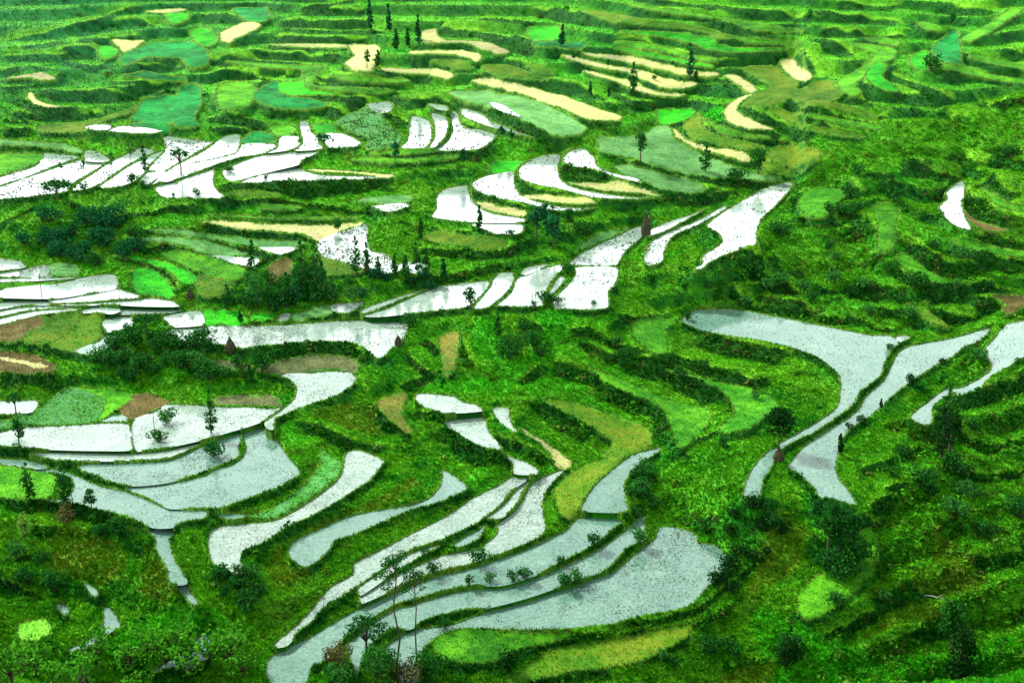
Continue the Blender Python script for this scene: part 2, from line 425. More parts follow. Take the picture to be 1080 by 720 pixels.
olive|556,66 576,70 584,76 568,74
bright|560,27 588,28 590,39 560,39
teal|562,42 620,43 612,48 580,47
lawn|236,62 276,65 316,67 340,68 316,70 276,68
lawn|324,88 376,90 416,92 400,94 350,92
lawn|348,77 368,78 432,82 420,84 370,82
lawn|232,88 266,86 262,108 234,112
lawn|320,70 334,70 328,84 322,83
teal|246,7 280,8 282,18 266,20
lawn|276,218 320,218 310,221 276,221
lawn|224,228.5 296,230 384,229 340,231 260,231
lawn|370,168 402,167 432,168 484,168 450,171 400,171
lawn|390,160 440,161 464,162 430,165 400,164
bright|518,174 532,171 552,172 540,180 520,183
'''
PAINT = r'''
olive|326,436 360,424 396,430 398,446 412,464 376,456 340,442
olive|280,590 304,568 340,550 400,524 430,506 446,510 400,538 340,558 302,576 304,594 322,604 300,622 284,612
lawn|346,592 360,574 410,552 440,541 480,527 520,512 500,523 440,557 400,575 374,591 350,606
lawn|196,560 216,600 240,612 262,632 278,655 262,668 236,650 214,620 204,590
lawn|108,580 130,588 148,600 146,625 130,620 118,600
grass|566,327 604,326 602,340 588,358 574,352
grass|496,352 500,338 522,334 526,352 544,370 516,380 498,368
grass|520,412 524,400 556,374 572,370 552,394 538,410 526,418
grass|444,412 462,400 518,396 519,410 492,413
lawn|700,490 740,478 790,470 812,476 786,500 782,524 740,545 700,550 690,520
lawn|890,470 950,430 1000,400 1030,380 1036,392 990,412 955,440 930,470 905,490
lawn|930,560 970,500 1010,520 1000,550 960,590
lawn|980,470 1010,510 1060,520 1080,500 1080,560 1040,560 1000,540
lawn|386,238 420,226 450,230 452,250 430,262 392,258
bright|740,118 756,112 776,120 764,128 748,126
lawn|844,190 900,150 960,130 1040,120 1080,110 1080,150 1000,160 930,180 880,195
lawn|800,250 860,235 920,270 900,300 860,300
lawn|660,300 680,285 670,320 648,330 650,310
lawn|430,100 470,90 480,80 440,85 420,92
lawn|990,640 1040,620 1080,605 1080,640 1020,660
lawn|900,690 960,670 1000,680 960,715 900,715
olive|60,556 130,575 126,612 60,606
lawn|0,640 40,628 74,680 20,704
grass|100,664 220,640 236,660 110,690
olive|150,570 170,580 190,620 176,636 150,620
grass|800,640 900,680 1000,690 1080,660 1080,720 820,720
lawn|640,710 720,690 780,660 800,690 740,720
olivep|808,560 820,536 838,546 850,562 848,584 838,600 812,618 786,630 800,600
olivep|980,566 992,556 1008,570 1024,592 1036,610 1030,626 1004,626 966,618 964,600 984,592
olivep|926,652 956,630 992,634 988,652 950,660 906,672
olivep|758,714 788,702 818,696 818,706 804,722 756,722
'''
LEDGES = r'''
3|0,45 20,41 44,36 66,30 80,27 104,22 120,15 140,10 152,7
5|72,38 90,28 112,25 136,22 152,24 166,30
4|78,47 86,43 104,41 120,40 140,38 152,40
6|60,53 80,51 96,51 104,53
4|0,76 12,73 30,70 44,71 60,74
5|0,84 20,82 40,81 52,82
4|0,94 16,91 32,90 44,88 58,82 66,78
5|44,94 60,96 84,97 108,96 128,99 140,100
6|22,100 28,109 44,114 64,116 84,114
5|128,61 160,59 180,60 194,64
5|130,68 160,68 192,72
5|112,86 140,88 170,88 192,88
4|112,92 140,94 180,96
4|0,128 20,128 40,130
6|0,138 20,136 40,137
5|86,102 110,104 136,105
5|10,120 40,121 80,121 110,118
4|0,62 30,60 56,58 76,60
4|20,50 44,48 66,44
5|60,62 76,66 96,70 116,66
4|216,18 234,15 258,20
3|316,9 336,8 356,4 376,1
4|312,16 328,14 356,12 388,11
4|296,22 320,23 344,24 376,22 396,24
5|292,30 320,32 356,34 386,33 408,35
4|288,38 320,40 356,41 390,41
5|282,48 326,48 366,49
4|262,54 296,56 328,58 364,60
7|220,63 256,63 296,66 344,70
4|272,71 296,73 302,78 302,83
5|232,74 256,77 274,81 276,88
7|332,82 356,82 388,83 432,84
7|320,88 356,91 388,93 416,93
6|296,98 324,100 356,100 376,102 386,108 390,116 402,121
5|276,114 302,112 340,111 356,118 360,121
6|282,120 304,119 328,121
7|216,126 240,125 276,130 288,138
5|216,134 256,137 282,141
6|402,122 424,126 431,136
6|364,66 388,72 416,74 432,74
7|462,30 482,34 512,37 528,40 540,48
6|442,43 472,45 502,45 512,51
6|432,55 462,56 488,57 502,64
7|432,64 452,64 474,66 482,72
5|432,77 452,78 472,81
4|506,20 532,22 560,25
6|540,40 560,42 592,47 622,47
5|560,12 588,10 612,16 648,18
5|532,64 552,66 562,74 588,78
8|506,74 528,78 552,80 584,84 596,92 620,98 648,112
9|496,88 516,91 544,94 556,101 584,112 612,125 648,126
9|472,100 492,102 512,108 528,120 552,130 572,139 612,139
6|432,109 456,104 476,111 490,114
6|648,62 678,68 708,78 732,80 756,79
6|648,74 668,77 684,86 708,93 734,90
5|648,85 660,90 678,98 708,102 728,100
5|648,97 668,108 696,110 732,108
6|648,22 678,24 708,27 738,33 760,39 776,42 808,46 848,47
6|668,6 708,12 748,18 768,26 788,33 828,35
5|678,0 708,4 748,7 788,10 828,15 864,22
6|648,31 684,33 718,40 734,48 760,54 800,54 828,52
6|648,41 680,44 708,54 734,60 760,64 798,62 828,60
6|648,48 678,53 708,64 734,69 756,70
6|762,75 778,73 800,81 812,89
4|756,80 776,87 792,95
7|822,64 826,75 840,83
6|824,53 846,58 856,70 862,82
6|808,110 828,117 848,123 864,128
6|834,101 848,111 864,115
8|784,114 800,122 824,131 848,135 864,139
7|764,119 776,129 800,137 828,139
7|738,127 752,137 788,143
6|740,129 760,139 800,146 828,149 864,151
5|718,139 748,149 788,153 810,159
6|710,141 724,151 756,159 788,169 806,175 826,177
4|812,161 824,169 840,170
9|648,167 678,173 708,179 736,185 760,187 788,187 818,187
9|648,188 676,194 698,201 728,200 760,199
6|708,209 728,207 760,203 776,199
6|864,41 880,45 894,53 902,63
6|878,91 890,101 908,103 928,113
7|904,81 920,93 940,99 960,103 984,107 1002,111
6|938,79 954,85 976,93 994,101 1008,107
5|864,103 894,113 924,121 936,125
6|864,116 894,125 928,132
5|864,129 894,139 920,143
7|1016,55 1034,63 1056,71 1080,77
6|988,65 1016,71 1040,79 1080,85
5|1056,53 1080,59
6|908,41 930,47 948,45
5|964,23 984,29 1004,33
6|992,5 1024,11 1056,15
5|864,11 894,17 924,21 954,27
5|864,31 894,35 928,39 956,40
5|880,3 910,8 950,10
5|946,161 964,158 984,161 992,169
9|956,173 976,179 996,185 1016,187
8|992,158 1008,158 1022,169 1040,173
10|1028,145 1040,149 1064,161 1078,167
10|1048,187 1056,201 1080,213
14|1016,197 1030,215 1054,227 1080,235
5|880,208 900,206 916,204
10|1024,245 1044,249 1080,255
9|1000,259 1024,268 1044,272 1080,278
13|948,257 964,261 980,269 1004,279 1040,283
8|944,279 964,293 988,300 1016,301 1044,303 1080,313
9|980,307 1004,311 1034,315 1056,325
8|984,321 1004,329 1032,335
6|920,321 940,328 952,323
6|892,334 920,343 950,349
6|864,335 892,341
9|860,300 890,302 920,300 940,306
9|826,270 850,276 880,280 910,276
8|786,280 806,290 826,300 850,318
8|800,310 826,318 852,324
7|770,300 784,312 796,322
9|880,240 900,238 920,244
8|890,170 906,166 926,168
8|900,186 920,184 940,190
12|742,353 776,361 804,369 838,377
14|652,377 688,383 714,389 744,401 760,409 770,427
10|688,374 714,377 752,389 788,401 814,401
12|648,405 668,413 696,425 708,437 710,457
14|572,419 596,434 622,448 638,457
10|584,383 608,390 648,407
3|714,470 748,460 770,443 772,430
9|516,462 540,466 562,475 584,489
10|468,450 484,458 504,470 526,478 540,492
7|440,434 452,438 468,439
10|310,445 336,449 364,463 396,471 408,475
8|394,427 404,440 428,458
6|600,346 626,352 652,366 684,372
7|612,362 640,374 664,380
6|648,332 668,338 700,330
6|448,360 458,366 468,376
6|430,374 448,392 462,398
6|486,352 492,372 500,390
5|648,662 688,655 728,647 760,626 788,602 804,590
5|648,671 688,665 726,661 748,653 776,637
5|754,705 788,697 818,693 828,685
4|864,618 884,606 912,585
4|840,634 864,617
6|864,697 904,685 944,675 976,665
8|1012,633 1036,629 1056,617 1080,607
6|864,674 900,657 924,643
5|528,697 552,681 602,673 648,671
10|700,520 720,536 740,548 760,546
6|690,500 706,510 730,506 760,494
6|720,480 744,486 770,478 790,476
6|900,500 930,490 960,476 990,470
7|910,540 940,526 970,520 1000,522
8|1000,440 1020,460 1050,470 1080,462
8|1010,500 1040,506 1080,498
8|1030,550 1056,560 1080,556
10|0,527 30,529 52,531 100,541 140,553
8|36,554 60,557 90,565
5|10,594 36,585 60,588 74,600
5|0,612 20,620 50,634
4|24,684 50,676 66,658
5|70,208 96,224 124,230 160,222 216,220
3|0,238 24,224 36,218
4|132,246 160,242 216,244
5|140,260 160,262 180,258 216,268
6|148,278 172,284 184,298 190,308
8|226,200 246,194 296,194 356,190 416,188
4|216,210 276,208 328,216 388,220 416,224
7|216,238 236,242 276,246 312,248 328,256
6|216,250 240,258 266,264 292,272
5|432,158 472,160 504,160
8|494,196 508,208 532,216 556,220
8|550,198 572,202 602,208 632,216
8|592,174 612,180 648,190
6|486,128 502,134 528,138
7|510,122 532,132 560,142 608,144
14|256,368 296,364 356,361 384,370 400,380
12|0,394 40,397 52,393
5|420,232 440,240 470,244 500,246
6|440,262 480,266 520,268 548,262
6|420,296 460,292 500,286 540,276
9|806,262 824,258 846,262
10|870,262 884,272 900,277
8|838,232 860,230 880,227
9|900,262 918,268 936,273
8|760,262 786,270 806,273
8|880,190 896,196 908,206
9|930,150 952,146 976,149
8|1000,130 1024,128 1050,125
9|1046,114 1062,109 1080,107
8|900,228 914,233 924,243
9|812,322 836,328 858,334
8|930,452 960,442 985,437
9|1010,422 1040,413 1080,398
9|1020,586 1050,593 1080,587
8|930,522 950,513 968,512
8|886,560 906,552 930,556
9|1040,650 1060,646 1080,648
8|660,586 690,600 700,590
6|560,340 580,346 596,344
7|540,400 556,396 570,384
6|420,410 436,404 452,396
7|200,640 220,648 240,662
7|96,596 112,604 120,618
'''
TREES = r'''
umb|61|214|187|dark|1.5|broad dark tree with flat crown at lower edge of the upper left white paddies
spa|65|190|172|dark|0.7|thin small-crowned tree behind the broad flat-crowned tree in the upper left paddies
spa|90|199|170|teal|0.4|faint slender sapling on the bund right of the broad flat-crowned tree
spa|120|198|161|teal|0.45|tall thin tree with tiny top standing mid-bund in the upper left paddies
spa|139|186|150|teal|0.55|tallest slender teal tree rising above the upper left white paddies
con|153|182|155|dark|0.9|small dark pointed tree on a curving bund of the upper left paddies
umb|191|186|152|dark|0.75|leafy round-topped tree standing in speckled water right of the pointed tree
bus|140|193|181|dark|1.0|round bush at the foot of the tallest slender teal tree
bus|151|197|189|dark|0.8|low bush beside the curving bund below the small pointed tree
bus|89|201|192|teal|0.9|low teal bush at the foot of the faint slender sapling
bus|208|207|199|dark|1.2|small leafy bush at front edge of the white pond with one bund
bus|183|208|203|dark|0.8|tiny shrub at the front lip of the pond left of the leafy bush
bus|281|190|184|dark|0.9|lone tiny shrub on the straight bund across the long white paddy
bus|243|182|176|dark|1.8|flat dark clump of weeds at the left end of the big white paddy
umb|342|160|139|teal|1.1|spreading blue-green tree beside the white paddies left of centre
ova|417|172|148|teal|0.7|round-topped tree on thin stem by the green terraces under the sage pond
ova|357|245|230|dark|1.2|round dark tree beside the pale straw-coloured terrace
ova|530|149|133|teal|1.0|larger of two trees at right end of the three white paddies
ova|539|151|136|teal|0.7|smaller right-hand neighbour of the tree by the three white paddies
ova|489|177|157|teal|0.8|blurred teal tree on green bank below the three white paddies
con|505.6|243|218|dark|0.7|slender conifer in front of the lowest curved white paddy
con|444|253|230|dark|0.6|narrow dark conifer on the grassy slope left of the curved paddies
bus|538|249|242|dark|1.2|dark round bush at the lip of the small pond below the curved paddy
bus|583|222|216|dark|0.8|tiny shrub on the front bund of the middle curved paddy
ova|566|250|216|teal|1.0|large dark tree at left end of the grove below the curved paddies
ova|584|262|226|teal|1.1|front rounded tree of the grove below the curved paddies
ova|600|245|219|dark|1.0|tree at right side of the grove below the curved paddies
ova|575|238|214|teal|0.9|rear tree of the grove touching the curved paddies
bus|617|248|232|dark|1.3|wide bush trailing right of the grove below the curved paddies
hay|681|247|225|hay|0.42|purplish brown straw stack beside the narrow speckled paddies
ova|675.5|171|138|dark|0.9|tall dark oval-crowned tree on bare trunk beside the grey-green pond
con|744|181|155|dark|1.15|dark conical tree with two stems at front edge of grey-green pond
ova|800|184|155|dark|1.1|dense dark tree at right end of the grey-green pond
bus|777|191|176|dark|1.5|round bush on bank between the conical tree and the dense dark tree
con|668|99|68|dark|0.9|dark conical tree on bare trunk in front of the straw-yellow terraces
con|728|82|48|teal|0.7|tall hazy conifer above the straw-yellow terraces
con|734|87|73|dark|1.0|short conical tree at right end of the straw-yellow terraces
bus|690|85|79|dark|0.9|single tiny bush in the middle of the straw-yellow terrace
ova|387|72|52|dark|0.6|lollipop tree on thin stem in the pale field at top
con|398|71|54|dark|1.1|squat dark conifer right of the lollipop tree in the pale field
con|418|53|32|dark|0.7|dark conifer left of the pair above the pale field
con|430|50|31|dark|0.7|dark conifer right of the pair above the pale field
con|441|46|17|teal|0.5|tall blurred blue-green conifer at top beside the winding pale terrace
con|391|33|2|teal|0.5|tall hazy conifer at the top edge above the pale field
con|411|34|6|teal|0.45|narrow hazy conifer at the top edge right of the tallest one
ova|605.5|65|56|dark|0.9|small dark tree at left tip of the straw-yellow terraces
ova|641|73|63|dark|0.9|small dark tree on the second straw-yellow terrace
con|592|49|27|teal|0.7|blurred dark conifer behind the bright square field at top
con|623|101|87|teal|0.6|slim hazy tree below the left tip of the straw-yellow terraces
con|642|103|92|teal|0.7|slim hazy tree right of its twin below the straw-yellow terraces
ova|853|26|10|dark|0.8|small dark tree on the top right terraces above the lime lawn
ova|1004|28|14|dark|1.1|dark round tree by the small lime field at top right
bus|982|76|56|dark|1.0|tall dark bush left of the blue-green fan-shaped field at top right
pol|44.5|316|291|pole|1|tall thin wooden pole in the white paddies at far left
pos|125.5|310|300|pole|1|short dark post at right end of the big white paddy at far left
hay|201|315|305|hay|.8|dark straw stack by the tiny pool under the bright green terraces
umb|155|355|329|dark|1.3|spreading dark tree at front of the wooded knoll between white ponds
ova|134|354|340|dark|0.8|small dark tree left of the spreading tree on the wooded knoll
con|265|283|254|dark|0.7|tree with high dark crown beside the mud-brown terraces left of the conifer grove
con|320|312|256|dark|0.75|tallest dark conifer in the grove at left centre
con|334|314|255|dark|0.7|tall conifer close right of the tallest one in the grove
con|340|300|276|teal|0.9|short pointed conifer at right edge of the grove
con|270|325|283|mid|1.2|broad conifer with lighter green crown at left of the grove
con|240|327|301|dark|1.1|stout dark conifer by itself left of the grove
con|254|341|328|dark|1.1|small conical tree in front of the bright vegetable beds
con|292|329|317|teal|1.1|small pointed conifer at the grove's lower edge
con|302|326|288|dark|0.9|dark conifer in the front middle of the grove
con|286|327|295|dark|0.9|dark conifer in the front left of the grove
con|312|324|290|teal|0.9|bluish conifer at the front right of the grove
con|350|318|294|mid|1.3|pale green rounded conifer at the grove's right flank
con|376|290|250|dark|0.75|tall dark tree with bare trunk right of the speckled pond by the grove
con|386|285|257|dark|0.7|slightly shorter tree close right of the bare-trunked dark tree
hay|387|287|279|hay|.8|brown straw stack at the foot of two dark trees by the speckled pond
con|399|289|272|dark|0.8|small pointed conifer on the bank right of two dark trees
con|416|289|270|dark|0.9|second small conifer on the bank right of two dark trees
con|428|288|270|dark|0.8|third small conifer on the bank right of two dark trees
con|440|287|257|dark|0.8|dark conifer at left of the group under the grassy slope
con|449|290|266|dark|1.0|middle conifer of the group under the grassy slope
con|468|292|274|teal|1.0|right-hand conifer of the group under the grassy slope
ova|496|327|303|dark|0.95|round dark tree standing alone in the white paddies above the grassy spur
bus|433|345|330|dark|1.2|dark bush at right end of the long speckled pond
pos|562|321|310|pole|1|thin stake in the front of the white paddies above the spur
bus|563|324|317|dark|1.0|small bush at the foot of the thin stake
bus|589|321|313|dark|1.5|low wide bush at front corner of the large white paddy
bus|576|320|306|dark|1.2|bush at the tip of the small islet between white paddies
bus|599|288|277|dark|1.2|dark bush on the bund knot between the upper white paddies
bus|626|323|317|dark|1.0|tiny shrub at lower right of the large white paddy
hay|243|370|357|hay|.8|pointed straw stack on the bank of the long speckled pond at its left
hay|420|363|354|hay|.8|pointed straw stack at the right tip of the long speckled pond
hay|157|385|375|hay|.8|brownish straw stack among the bushes of the wooded knoll
bus|216|358|346|dark|1.7|islet bush at the left end of the long speckled pond
con|526|355|331|dark|0.9|narrow dark bush tree on the bright slope of the grassy spur
bus|537|378|352|dark|1.1|large dark bush lowest of the row on the grassy spur
bus|553|348|334|dark|1.1|topmost dark bush of the row on the grassy spur
bus|562|366|346|dark|1.1|dark bush in the middle of the row on the grassy spur
bus|571|376|360|dark|1.0|dark bush at right end of the row on the grassy spur
umb|17|438|411|dark|0.7|drooping dark tree beside the small pond at the left edge
ova|20.5|471|442|dark|0.9|lollipop tree with pale trunk at left end of the wide speckled pond
pos|163|455|437|pole|1|thin dark stake standing in the pond left of the bare mud
bus|166|466|455|dark|1.8|leafy clump lying in the water beside the thin dark stake
bus|177|447|431|mid|1.1|leafy shrub right of the thin dark stake in the pond
con|223|458|411|dark|0.65|tall dark tree on the bund between the two speckled ponds
bus|225|482|464|dark|1.0|round dark bush at the bund below the tall dark tree
con|264|404|385|dark|0.9|dark pointed tree on the bank beneath the long speckled pond
con|31|528|490|dark|0.9|dark pointed tree left of a pair on the green meadow at left
con|68.5|533|493|dark|1.2|broad dark pointed tree at the left end of the curving pond
ova|97|537|516|dark|1.2|ragged small tree at the curving pond right of the broad pointed tree
bus|70|549|533|brown|1.1|pinkish brown bush below the broad pointed tree
ova|27|570|541|lime|1.0|small yellow-green tree on the dark slope at the left edge
ova|821|473|432|black|1.4|solitary round black-green tree on a mound between the narrow ponds
hay|821|485|473|hay|.9|reddish brown mound-shaped stack under the solitary round tree
ova|872|592|528|dark|0.7|tall dark tree at left of the clump below the wide pond's end
ova|885|590|531|dark|0.85|dark tree in the middle of the clump below the wide pond's end
ova|900|582|543|dark|0.8|shorter dark tree at right of the clump below the wide pond's end
con|993|484|408|black|0.75|tall ragged vine-covered dark trunk beside the small pond at right
ova|1001|480|412|black|0.55|dark leafy companion close right of the vine-covered trunk
con|886|479|458|black|0.7|small dark conifer on the right bank of the wide pond
bus|961|406|394|black|1.0|dark bush on the right bank in the upper part of the wide pond
con|929|431|421|black|0.8|small dark shrub halfway down the wide pond's right bank
bus|907|446|437|black|0.8|lowest but two of the small dark shrubs along the wide pond
bus|895|453|445|black|0.9|lowest of the small dark shrubs along the wide pond
bus|994|384|377|black|1.0|tiny shrub near the top end of the wide pond's right bank
con|828|706|664|black|0.9|dark narrow conifer at the bottom right of the lawn steps
con|1010|720|650|black|1.0|large black conifer at the bottom right corner slope
ova|1005|690|630|dark|0.8|leafy green tree just behind the large black conifer
spa|418|704|588|dark|0.75|tallest thin bare-stemmed tree in front of the lower paddies
spa|439|688|601|dark|0.7|crooked thin tree right of the tallest bare-stemmed one
umb|387|697|645|dark|0.9|leafy tree on the islet tip left of the bare-stemmed trees
bus|400|716|678|mid|0.95|tall grassy bush on the islet between lower paddies
bus|356|704|678|brown|0.9|brownish bush at the tip of the bank in the lowest paddy
bus|362|722|700|mid|1.1|round green bush at the bottom edge by the lowest paddy
bus|430|718|699|brown|1.3|dry brown shrub at the foot of the crooked thin tree
bus|505|594|580|dark|1.3|large rounded bush between the speckled strips of the lower paddies
bus|457|605|594|dark|1.2|bush on the bund left of the large rounded bush
bus|448|586|577|dark|1.0|small bush in the narrow strip above the lower paddies
bus|495|618|605|dark|0.7|upright shrub on the long bund of the lower paddies
bus|517|614|604|mid|1.0|light green shrub in the water of the upper lower paddy
bus|541|613|602|dark|1.0|left of two dark shrubs midway along the long bund
bus|553|611|599|dark|1.1|right of two dark shrubs midway along the long bund
bus|592|597|588|dark|1.0|dark shrub near right part of the long bund
bus|627|578|563|dark|0.9|spiky dark shrub near the right end of the long bund
bus|596|620|606|dark|1.0|dark shrub on the second bund of the lower paddies
bus|609|616|601|mid|1.1|pale leafy shrub right of the dark shrub on second bund
bus|674|572|555|mid|0.9|pale shrub hanging over the tip of the second lower paddy
bus|468|664|652|dark|1.0|reedy tuft at the left corner of the biggest lower paddy
bus|536|708|684|black|0.7|dark bush on the bank between the lawn and olive field at bottom
bus|452|712|686|dark|1.1|dark bush at left edge of the bottom lawn
bus|725|339|328|dark|0.7|small dark weed clump at the left tip of the wide grey pond
bus|763|472|460|dark|0.9|small dark bush on the lawn step left of the round tree
bus|938|370|362|dark|1.0|small bush on the green bund between two wide ponds
bus|1032|380|366|mid|1.2|rounded bush at inner bend of the pond at the right edge
'''
GROUPS = r'''
bus|22|40,232 130,228 150,262 110,282 60,272 20,262|14|22|teal|bushes in the upper left thicket|bluish green bush in the thicket above the far left paddies
bus|26|120,356 180,352 250,372 290,392 250,404 190,404 120,400 100,380|12|22|dark|bushes massed on the wooded knoll|dark green bush in the dense thicket covering the wooded knoll
bus|12|252,296 340,292 350,318 300,328 252,324|12|20|dark|undergrowth bushes below the conifer grove|dark bush in the undergrowth below the conifer grove
bus|10|360,292 470,292 470,304 360,318|9|14|teal|bushes on the bank right of the grove|bluish bush on the shady bank right of the conifer grove
bus|20|850,200 950,160 1070,130 1075,300 1000,330 860,310 790,290|9|18|dark|shrubs dotted over the right hillside|rounded shrub in the rough scrub of the right hillside
bus|11|760,285 930,300 1000,325 960,345 860,335 740,318|10|18|mid|shrubs above the wide grey pond|shrub in the thick scrub just above the wide grey pond
bus|9|600,345 720,380 800,400 840,425 700,410 620,375|8|15|dark|shrubs on the terrace banks of the spur|dark shrub on the terrace banks below the spur crest
bus|13|905,500 1075,400 1078,600 1030,560 960,530|12|24|dark|shrubs on the near right slope|dark leafy shrub on the near slope at the right edge
bus|16|735,560 800,520 830,560 790,610 760,640|10|20|black|shrubs behind the big lower paddy|dark shrub in the thicket right of the big lower paddy
bus|12|655,505 690,490 690,555 665,560|9|16|dark|shrubs on the bank beside the narrow pond|shrub on the rough bank right of the narrow sloping pond
bus|6|0,540 60,545 140,560 100,600 60,640 0,620|12|24|dark|shrubs on the dark left slope|dark shrub on the overgrown slope at the left edge
bus|10|225,600 280,610 270,660 230,640|10|18|dark|shrubs below the big white boot-shaped pond|shrub in rough grass below the boot-shaped white pond
bus|9|640,680 860,640 880,690 700,712|9|18|dark|shrubs around the bottom olive fields|shrub among the rough banks between the bottom olive fields
bus|6|870,590 930,575 940,650 900,690 860,640|12|26|dark|shrubs between the lower right lawns|dark shrub between the lower right lawn and olive field
lea|13|-10,706 40,695 110,692 190,684 250,684 262,730 120,736 0,738|26|44|leaf|leafy trees in the near left corner|bright leafy tree in the near left corner of the valley
lea|5|150,690 230,665 260,690 200,712|26|40|leaf|leafy trees right of the little pools at bottom left|leafy tree in front of the small pools at bottom left
'''
import bpy
scene = bpy.context.scene
COL = scene.collection
rng = np.random.RandomState(11)

fields = [(k, smooth_poly(p)) for k, p in parse(FIELDS)]
paints = [(k, smooth_poly(p)) for k, p in parse(PAINT)]
R = solve_relief(fields)

# ------------------------------------------------------------------ coarse relief over the whole neighbourhood
MU0, MU1, MDU = -1.4, 1.4, 0.006
MV0, MV1, MDV = math.log(8.0), math.log(6000.0), 0.008
mw, mh = int((MU1-MU0)/MDU)+1, int((MV1-MV0)/MDV)+1
acc = np.zeros((mh, mw)); cnt = np.zeros((mh, mw))
U_ = (R['X']/R['Y']).ravel(); V_ = np.log(R['Y']).ravel(); Zr = R['Z'].ravel()
ii = np.clip(((U_-MU0)/MDU+.5).astype(int), 0, mw-1); jj = np.clip(((V_-MV0)/MDV+.5).astype(int), 0, mh-1)
np.add.at(acc, (jj, ii), Zr); np.add.at(cnt, (jj, ii), 1)
mz = np.where(cnt > 0, acc/np.maximum(cnt, 1), 0)
yrow = np.exp(MV0 + MDV*np.arange(mh))
known = (cnt > 0).astype(float)
for j, yv in enumerate(yrow):
    if yv < 112: mz[j] = 147 - 0.86*yv; known[j] = 1
    elif yv > 900: mz[j] = 98 + min(30, (yv-900)*0.02); known[j] = 1
macro = pushpull(mz, known)
for _ in range(6):
    k = macro.copy(); k[1:-1, 1:-1] = (macro[:-2, 1:-1]+macro[2:, 1:-1]+macro[1:-1, :-2]+macro[1:-1, 2:])/4
    macro = np.where(known > 0, macro*.6+k*.4, k)

def bil(A, j, i):
    j = np.clip(j, 0, A.shape[0]-1.001); i = np.clip(i, 0, A.shape[1]-1.001)
    j0 = j.astype(int); i0 = i.astype(int); fj = j-j0; fi = i-i0
    return (A[j0, i0]*(1-fi)+A[j0, i0+1]*fi)*(1-fj)+(A[j0+1, i0]*(1-fi)+A[j0+1, i0+1]*fi)*fj

# ------------------------------------------------------------------ fine relief
DU, DV = 0.00085, 0.0010
U0, V0 = -0.50, math.log(196.0)
NU, NV = int(1.0/DU)+1, int((math.log(850.0)-V0)/DV)+1
gu = U0 + DU*np.arange(NU); gv = V0 + DV*np.arange(NV)
gY = np.exp(gv)
GX = gY[:, None]*gu[None]; GY = np.repeat(gY[:, None], NU, 1)
def rel(px, py):
    """distance of the ground along the sight lines, between the solved samples"""
    return np.exp(bil(np.log(R['Y']), (np.asarray(py, float)+8)/4, (np.asarray(px, float)+16)/4))
# the samples, closer together, dropped on a grid half as fine as the final one
sx_, sy_ = np.meshgrid(np.arange(-16, 1091, 1.5), np.arange(-8, 731, 1.0))
yy_ = rel(sx_, sy_); a_, b_, c_ = dirs(sx_, sy_)
hu = ((a_/b_ - U0)/(2*DU)).ravel(); hv = ((np.log(yy_) - V0)/(2*DV)).ravel(); hz_ = (CAM_Z + yy_*c_/b_).ravel()
HN, HM = NV//2+1, NU//2+1
hi = np.round(hu).astype(int); hj = np.round(hv).astype(int)
ok = (hi >= 0) & (hi < HM) & (hj >= 0) & (hj < HN)
sw_ = np.bincount(hj[ok]*HM+hi[ok], minlength=HN*HM).reshape(HN, HM).astype(float)
sz_ = np.bincount(hj[ok]*HM+hi[ok], hz_[ok], HN*HM).reshape(HN, HM)
cz = bil(macro, np.repeat(((V0+2*DV*np.arange(HN)-MV0)/MDV)[:, None], HM, 1), np.repeat(((U0+2*DU*np.arange(HM)-MU0)/MDU)[None], HN, 0))
dz_ = pushpull(np.where(sw_ > 0, sz_/np.maximum(sw_, 1) - cz, 0), (sw_ > 0).astype(float))
for _ in range(25):
    k = dz_.copy(); k[1:-1, 1:-1] = (dz_[:-2, 1:-1]+dz_[2:, 1:-1]+dz_[1:-1, :-2]+dz_[1:-1, 2:])/4
    dz_ = np.where(sw_ > 0, dz_*.8+k*.2, k)
Zm = bil(cz + dz_, np.repeat((np.arange(NV)/2)[:, None], NU, 1), np.repeat((np.arange(NU)/2)[None], NV, 0))

def to_uv(P):
    return np.stack([P[:, 0]/P[:, 1], np.log(P[:, 1])], 1)

planes = []
for k, (t, p) in enumerate(fields):
    m = R['lab'] == k
    c = p.mean(0); j = int((c[1]+8)/4); i = int((c[0]+16)/4)
    x_, y_, z_ = R['X'][m], R['Y'][m], R['Z'][m]
    if True:
        j = np.clip(np.round((p[:, 1]+8)/4).astype(int), 0, R['Z'].shape[0]-1); i = np.clip(np.round((p[:, 0]+16)/4).astype(int), 0, R['Z'].shape[1]-1)
        x_, y_, z_ = [np.concatenate([a, R[n_][j, i]]) for a, n_ in ((x_, 'X'), (y_, 'Y'), (z_, 'Z'))]
    x0_, y0_, z0_ = x_.mean(), y_.mean(), z_.mean()
    gx_ = gy_ = 0.0
    if len(z_) >= 6:
        A = np.stack([x_-x0_, y_-y0_], 1)
        AtA = A.T @ A + np.eye(2)*1500.0
        gx_, gy_ = np.linalg.solve(AtA, A.T @ (z_-z0_))
        q = math.hypot(gx_, gy_)
        lim = (.085 if abs(c[0]-524) < 3 and abs(c[1]-472) < 3 else .055) if t[0] == 'W' else .16
        if q > lim: gx_, gy_ = gx_*lim/q, gy_*lim/q
    planes.append((x0_, y0_, z0_, gx_, gy_))
def field_at(px, py):
    return min(range(len(fields)), key=lambda k: math.hypot(fields[k][1][:, 0].mean()-px, fields[k][1][:, 1].mean()-py))
